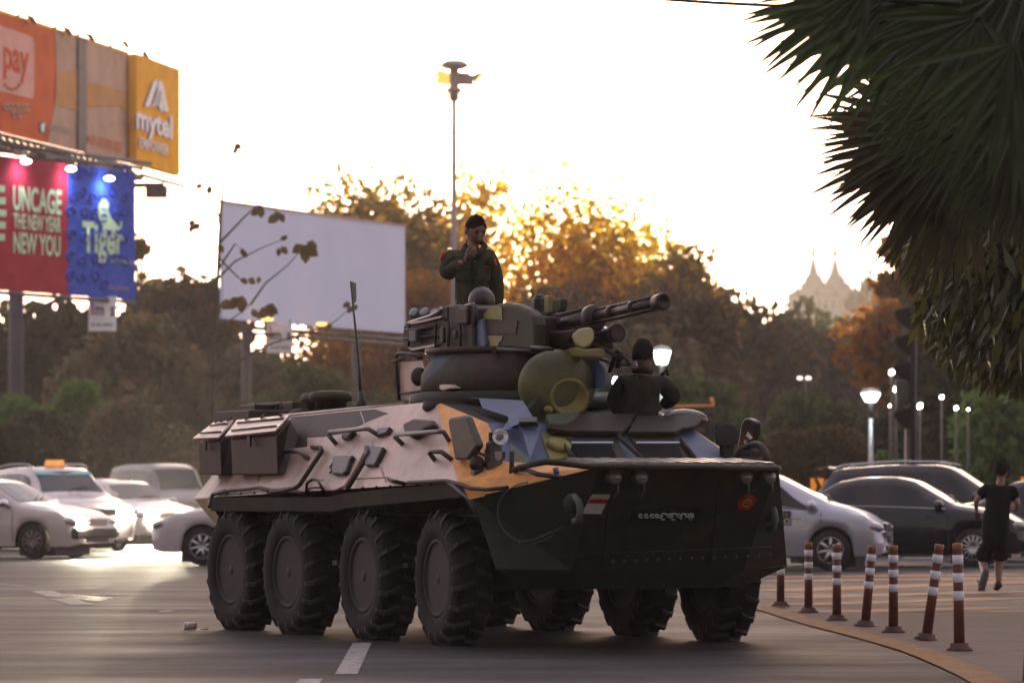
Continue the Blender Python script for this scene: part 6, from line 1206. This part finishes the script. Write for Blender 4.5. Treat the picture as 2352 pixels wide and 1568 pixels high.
    if visor:
        p_ = sec(wsx[1]*Lh+.12); q_ = sec(wsx[1]*Lh+.03); MB().add([(wsx[1]*Lh+.16, -p_[6][0], p_[6][1]+.012), (wsx[1]*Lh+.16, p_[6][0], p_[6][1]+.012), (wsx[1]*Lh+.06, q_[6][0], q_[6][1]+.012), (wsx[1]*Lh+.06, -q_[6][0], q_[6][1]+.012)], [(0, 1, 2, 3)]).build('sun_strip', mat('teal_strip', (.1, .42, .42), .4, var=0), wo)
    for k in (-1, 1): MB().tube([(wsx[0]*Lh-.02, k*.1, sec(wsx[0]*Lh)[8][1]+.03), (wsx[0]*Lh-.18, k*.1+.45, sec(wsx[0]*Lh-.2)[8][1]+.03)], .008, 4).build('wiper', trim, t)
    # nose
    zl = .66 if kind in ('sedan', 'hatch') else .80
    if kind == 'van': zl = .82
    for k in (-1, 1):
        x0 = Lh-.15; w0_ = sec(x0)[2][0]; hl_ = MB().ell((x0-.02, k*(w0_-.17), zl), (.17, .20, .085), 16, 10, R=Euler((0, .15, -k*.55)).to_matrix()).build('headlight', HOFF, t)
        if k in lit: MB().ell((x0+.07, k*(w0_-.25), zl), (.13, .17, .11), 12, 8, R=Euler((0, 0, -k*.45)).to_matrix()).build('headlight_glow', HLIT, hl_)
        MB().ell((x0+.0, k*(w0_-.03), zl-.02), (.07, .03, .04), 8, 6, R=Euler((0, 0, -k*.5)).to_matrix()).build('turn_lamp', amberm, hl_)
        MB().ell((Lh-.10, k*(w0_-.28), .34), (.05, .09, .05), 10, 6).build('fog_lamp', HOFF, t)
        MB().ell((-Lh+.07, k*(sec(-Lh+.1)[2][0]-.12), zl+.18), (.08, .14, .12), 12, 8).build('tail_light', redm, t)
    MB().box((Lh-.02, 0, zl-.01), (.06, W*.46, .13)).build('grille', trim, t, bevel=.02)
    for k in range(3): MB().box((Lh+.015, 0, zl-.05+k*.04), (.01, W*.42, .01)).build('grille_bar', chrome, t)
    MB().box((Lh-.02, 0, .34), (.06, W*.5, .10)).build('air_intake', trim, t, bevel=.02); MB().box((Lh+.02, 0, .47), (.012, .44, .12)).build('licence_plate', black_paint if kind != 'van' else white_paint, t)
    if cladding: MB().box((Lh-.06, 0, .45), (.16, W*.9, .2)).build('bumper', cladding, t, bevel=.05)
    # wheels
    wt = thing('wheel', None, None); wt.parent = t; wwid = .19
    MB().lathe([(r*.62, -wwid/2), (r*.93, -wwid/2), (r, -wwid*.34), (r, wwid*.34), (r*.93, wwid/2), (r*.62, wwid/2), (r*.6, 0)], 32, (0, 0, 0), (0, 1, 0)).build('tyre', tyre_m, wt)
    rm = MB().lathe([(r*.66, .0), (r*.64, .012), (r*.58, -.01), (r*.57, -.06)], 32, (0, -wwid/2+.004, 0), (0, -1, 0)); rm.cyl((0, -wwid/2-.01, 0), (0, -wwid/2+.06, 0), r*.14, n=12)
    for k in range(spokes): a = 2*PI*k/spokes; rm.tube([(math.cos(a)*r*.1, -wwid/2-.006, math.sin(a)*r*.1), (math.cos(a+.05)*r*.6, -wwid/2-.004, math.sin(a+.05)*r*.6)], [.028*6/spokes+.006, .02*6/spokes+.006], 6)
    rm.build('rim', rimc or steel, wt); MB().cyl((0, -wwid/2+.05, 0), (0, -wwid/2+.06, 0), r*.58, n=20).build('brake_disc', trim, wt)
    k_ = 0
    for x_ in (fx, rx):
        for s_ in (-1, 1):
            w_o = wt if k_ == 0 else copy_part(wt, t); k_ += 1; w_o.location = (x_, s_*(W/2-.12), r); w_o.rotation_euler = (0, .3*k_, 0 if s_ < 0 else PI)
    if rack:
        for s_ in (-1, 1): MB().tube([(x, s_*.60, sm(x, tx, tz)+(.06 if abs(x-(-.4*Lh)) < .55*Lh else 0)) for x in np.linspace(-.88*Lh, .12*Lh, 9)], .018, 6).build('roof_rail', chrome if rack == 2 else steel, t)
    if taxi: MB().box((-.02*Lh, 0, tz[B['top'].index(max(B['top'], key=lambda q_: q_[1]))]+.08), (.14, .42, .13), taper=.85).build('taxi_sign', mat('taxi_orange', (.55, .22, .05), .5, var=.2, emit=(1, .4, .05), es=.12), t, bevel=.01)
    if spoiler: MB().box((-.95*Lh, 0, B['H']-.06), (.26, W*.66, .035), R=Euler((0, -.12, 0)).to_matrix()).build('spoiler', paint, t, bevel=.01)
    return t, dict(fx=fx, rx=rx, Lh=Lh, W=W, sec=sec, r=r, zl=zl)
def wheel_at(kind, u, D, phi, front=True, near=-1):
    """world position of the car origin so that the chosen near wheel touches the ground at column u, distance D"""
    B = BODY[kind]; fx = B['L']/2-B['fo']; x_ = fx if front else fx-B['wb']; p = P(u, YH, D); p.z = 0; off = Matrix.Rotation(phi, 3, 'Z') @ Vector((x_, near*(B['W']/2-.12), 0)); return p-off
rad = math.radians
pw, ps, pb_, pg, pk = carpaint('car_white', (.55, .50, .50)), carpaint('car_silver', (.42, .43, .50), .3, .5), carpaint('car_black', (.006, .0065, .012), .12), carpaint('car_beige', (.50, .44, .42)), carpaint('car_dark', (.02, .02, .026), .2)
def beam(p, tgt, e, col=(1, .87, .62), size=100, soft=.06):
    li = bpy.data.lights.new('headlight_beam', 'SPOT'); li.energy = e; li.spot_size = rad(size); li.spot_blend = 1; li.color = col; li.shadow_soft_size = soft; o = bpy.data.objects.new('headlight_beam', li); COL.objects.link(o); o.location = p; o.rotation_euler = (Vector(tgt)-Vector(p)).to_track_quat('-Z', 'Y').to_euler()
def lamp_world(t, inf, k=-1, fwd=.3): return t.matrix_basis @ Vector((inf['Lh']+fwd, k*(inf['W']/2-.30), inf['zl']))
c1, i1 = make_car('sedan', 'old white saloon with one lit headlight entering at the left edge', 'car', pg, wheel_at('sedan', 80, 77.0, rad(-23)), rad(-23), 'saloon_car', lit=(-1,), cladding=plast, spokes=10, rimc=mat('steel_rim', (.25, .2, .18), .5, .6, var=.3))
c2, i2 = make_car('suv', 'pale estate taxi with roof rails, orange roof sign and teal windscreen strip', 'taxi', pw, P(112, YH, 86)*1+Vector((-.1, 2.2, -CH)), rad(-62), 'taxi', lit=(1,), rack=1, taxi=True, visor=True)
c3, i3 = make_car('suv', 'dark car with a shiny roof behind the taxi at the left edge', 'car', pk, Vector((P(5, YH, 101).x, 101, 0)), rad(-18), 'dark_car')
c5, i5 = make_car('sedan', 'white saloon with dazzling headlights pointing at the camera', 'car', pw, P(343, YH, 97)-Vector((0, 0, CH))-Matrix.Rotation(rad(-52), 3, 'Z') @ Vector((2.1, -.56, 0)), rad(-52), 'saloon_car', lit=(-1, 1))
c8, i8 = make_car('sedan', 'white car squeezed between the taxi and the dazzling saloon', 'car', pg, Vector((P(15, YH, 94).x, 95.0, 0)), rad(-33), 'saloon_car', rimc=chrome)
c4, i4 = make_car('hatch', 'silver hatchback behind the dazzling white saloon', 'car', ps, Vector((P(235, YH, 112).x, 112, 0)), rad(-30), 'hatchback_car')
c6, i6 = make_car('van', 'grey people carrier farthest back behind the white saloons', 'van', mat('van_grey', (.2, .19, .2), .3, var=.05), Vector((P(362, YH, 118).x, 119, 0)), rad(-64), 'people_carrier')
c7, i7 = make_car('sedan', 'white saloon with alloy wheels facing left, cut off by the carrier', 'car', pw, wheel_at('sedan', 466, 70.2, rad(173), True, 1), rad(173), 'saloon_car', spokes=8, rimc=mat('alloy', (.55, .55, .57), .3, .8, var=.05))
r1_, j1 = make_car('hatch', 'silver hatchback with black number sticker on its door, right of the carrier', 'car', ps, wheel_at('hatch', 1909, 65.6, rad(-11)), rad(-11), 'hatchback_car', spokes=7, rimc=MT['alloy'], cladding=None)
r2_, j2 = make_car('sedan', 'glossy black saloon behind the row of bollards', 'car', pb_, wheel_at('sedan', 2236, 68.5, rad(-13)), rad(-13), 'saloon_car', spokes=14, rimc=MT['alloy'], chromeline=True, lit=())
r3_, j3 = make_car('suv', 'black van-like car with silver roof rails behind the black saloon', 'car', pb_, Vector((P(2163, YH, 81).x, 81, 0)), rad(-14), 'people_carrier', rack=2, spoiler=True)
r5_, j5 = make_car('sedan', 'dark car nose at the right edge beyond the running man', 'car', pk, Vector((P(2460, YH, 74).x, 74.5, 0)), rad(-14), 'dark_car')
MB().add([(P(2180, YH, 226).x, 222, .13), (P(2420, YH, 226).x, 222, .13), (P(2420, YH, 226).x, 240, .9), (P(2180, YH, 226).x, 240, .9)], [(0, 1, 2, 3)]).build('ramp', asphalt)
tag(bpy.data.objects['ramp'], kind='structure')
r4_, j4 = make_car('suv', 'tiny pale car with an amber lamp far away left of the running man', 'car', pg, Vector((P(2268, YH, 120).x, 120, .13)), rad(80), 'far_car'); r4_.scale = (.62, .62, .62); r4_.location.z = .8
MB().ell(P(2256, 1078, 118)-r4_.location, (.1, .06, .12), 8, 6)
# number sticker and lettering on the silver car's door
Md = r1_.matrix_basis.copy(); bx_ = Vector((.22, -(j1['W']/2+.006), 0)); dxv, dzv = Vector((1, 0, 0)), Vector((0, 0, 1))
stk = MB().box((.47, -(j1['W']/2+.004), .80), (.36, .008, .22)).build('number_sticker', mat('sticker_black', (.02, .02, .015), .5, var=.1), r1_)
text_on('060', 'lettering', mat('sticker_cream', (.42, .4, .25), .5, var=0), r1_, (.31, -(j1['W']/2+.010), .70), dxv, dzv, (0, .33, .0, .10), .015); text_on('7351', 'lettering', MT['sticker_cream'], r1_, (.37, -(j1['W']/2+.010), .82), dxv, dzv, (0, .22, .0, .06), .01)
for body, z, w_ in (('CITY', .84, .2), ('Comfort', .76, .30), ('BOMEX', .69, .30)): text_on(body, 'lettering', wl, r1_, (.68, -(j1['W']/2+.008), z), dxv, dzv, (0, w_*.85, 0, .06), .015)
# driver of the silver car
dr_ = thing('person', 'driver just visible through the side window of the silver hatchback', 'person', r1_.matrix_basis @ Vector((.10, -.32, .35))); hm_, Rr = head_mesh((0, 0, .82), .8, 0, 1.0); hm_.tube([(0, 0, .7), (0, 0, .55), (0, 0, .2)], [.05, .16, .17], 12); hm_.build('body', [skinm, hairm, lipm], dr_); hair_cap((0, 0, .82), Rr, 1.0, parent=dr_, thick=1.1)
# beams that light the road and the carrier
beam(lamp_world(c5, i5, -1, .5), (-1.5, 10, -.6), 6000); beam(lamp_world(c5, i5, 1, .5), (1, 20, -.8), 3000)
beam(lamp_world(c1, i1, -1, .3), (3, 50, 0), 500); beam(lamp_world(c2, i2, 1, .3), (0, 40, 0), 500)

# ------------------------------------------------------------------ bollards
rub = mat('bollard_red', (.08, .024, .017), .55, col2=(.15, .046, .03), vscale=7, bump=.2, wear=((.10, .05, .04), 18, .58)); bwh = mat('bollard_white', (.50, .52, .58), .45, col2=(.68, .70, .76), vscale=7, wear=((.3, .25, .24), 16, .6)); brb = mat('bollard_foot', (.07, .035, .028), .8, var=.3, bump=.2); btop = mat('bollard_top', (.24, .09, .035), .5, var=.2)
BL = [(1793, 1393, 1240, 0, 'bollard nearest the carrier, leftmost of the row'), (1857, 1408, 1247, 0, 'second bollard from the carrier, before the silver car wheel'), (1922, 1426, 1252, 0, 'third bollard from the carrier, before the silver car nose'), (1987, 1440, 1254, .09, 'fourth bollard from the carrier, leaning slightly right'), (2052, 1454, 1255, 0, 'fifth bollard from the carrier, upright before the black saloon'), (2127, 1472, 1250, .14, 'sixth bollard, leaning most of the row'), (2204, 1496, 1250, -.02, 'rightmost bollard, nearest the camera and straight')]
B0 = None
for (u, v, vt, lean, lab) in BL:
    g_ = G(u, v); D = g_.y; h_ = (v-vt)/F*D
    if B0 is None:
        B0 = thing('bollard', lab, 'bollard', g_, 0, 'striped flexible bollards')
        MB().lathe([(.11, 0), (.11, .012), (.08, .026), (.075, .055), (0, .056)], 20).build('foot', brb, B0); MB().lathe([(.046, .05), (.041, .45), (.040, .735), (.036, .75), (0, .752)], 18).build('post', rub, B0)
        for z in (.352, .478, .604): MB().lathe([(.0425, 0), (.0455, .002), (.0455, .064), (.0425, .066)], 18, (0, 0, z)).build('reflective_band', bwh, B0)
        MB().lathe([(.0415, 0), (.0425, .055), (.037, .066), (0, .068)], 16, (0, 0, .687)).build('cap', btop, B0); b = B0
    else: b = copy_tree(B0); tag(b, lab)
    s_ = h_/.75; b.location = g_+Vector((0, 0, .008)); b.rotation_euler = (0, lean, random.uniform(0, 6)) if not lean else (0, lean, 0); b.scale = (.92, .92, s_)
SC.render.film_transparent = False
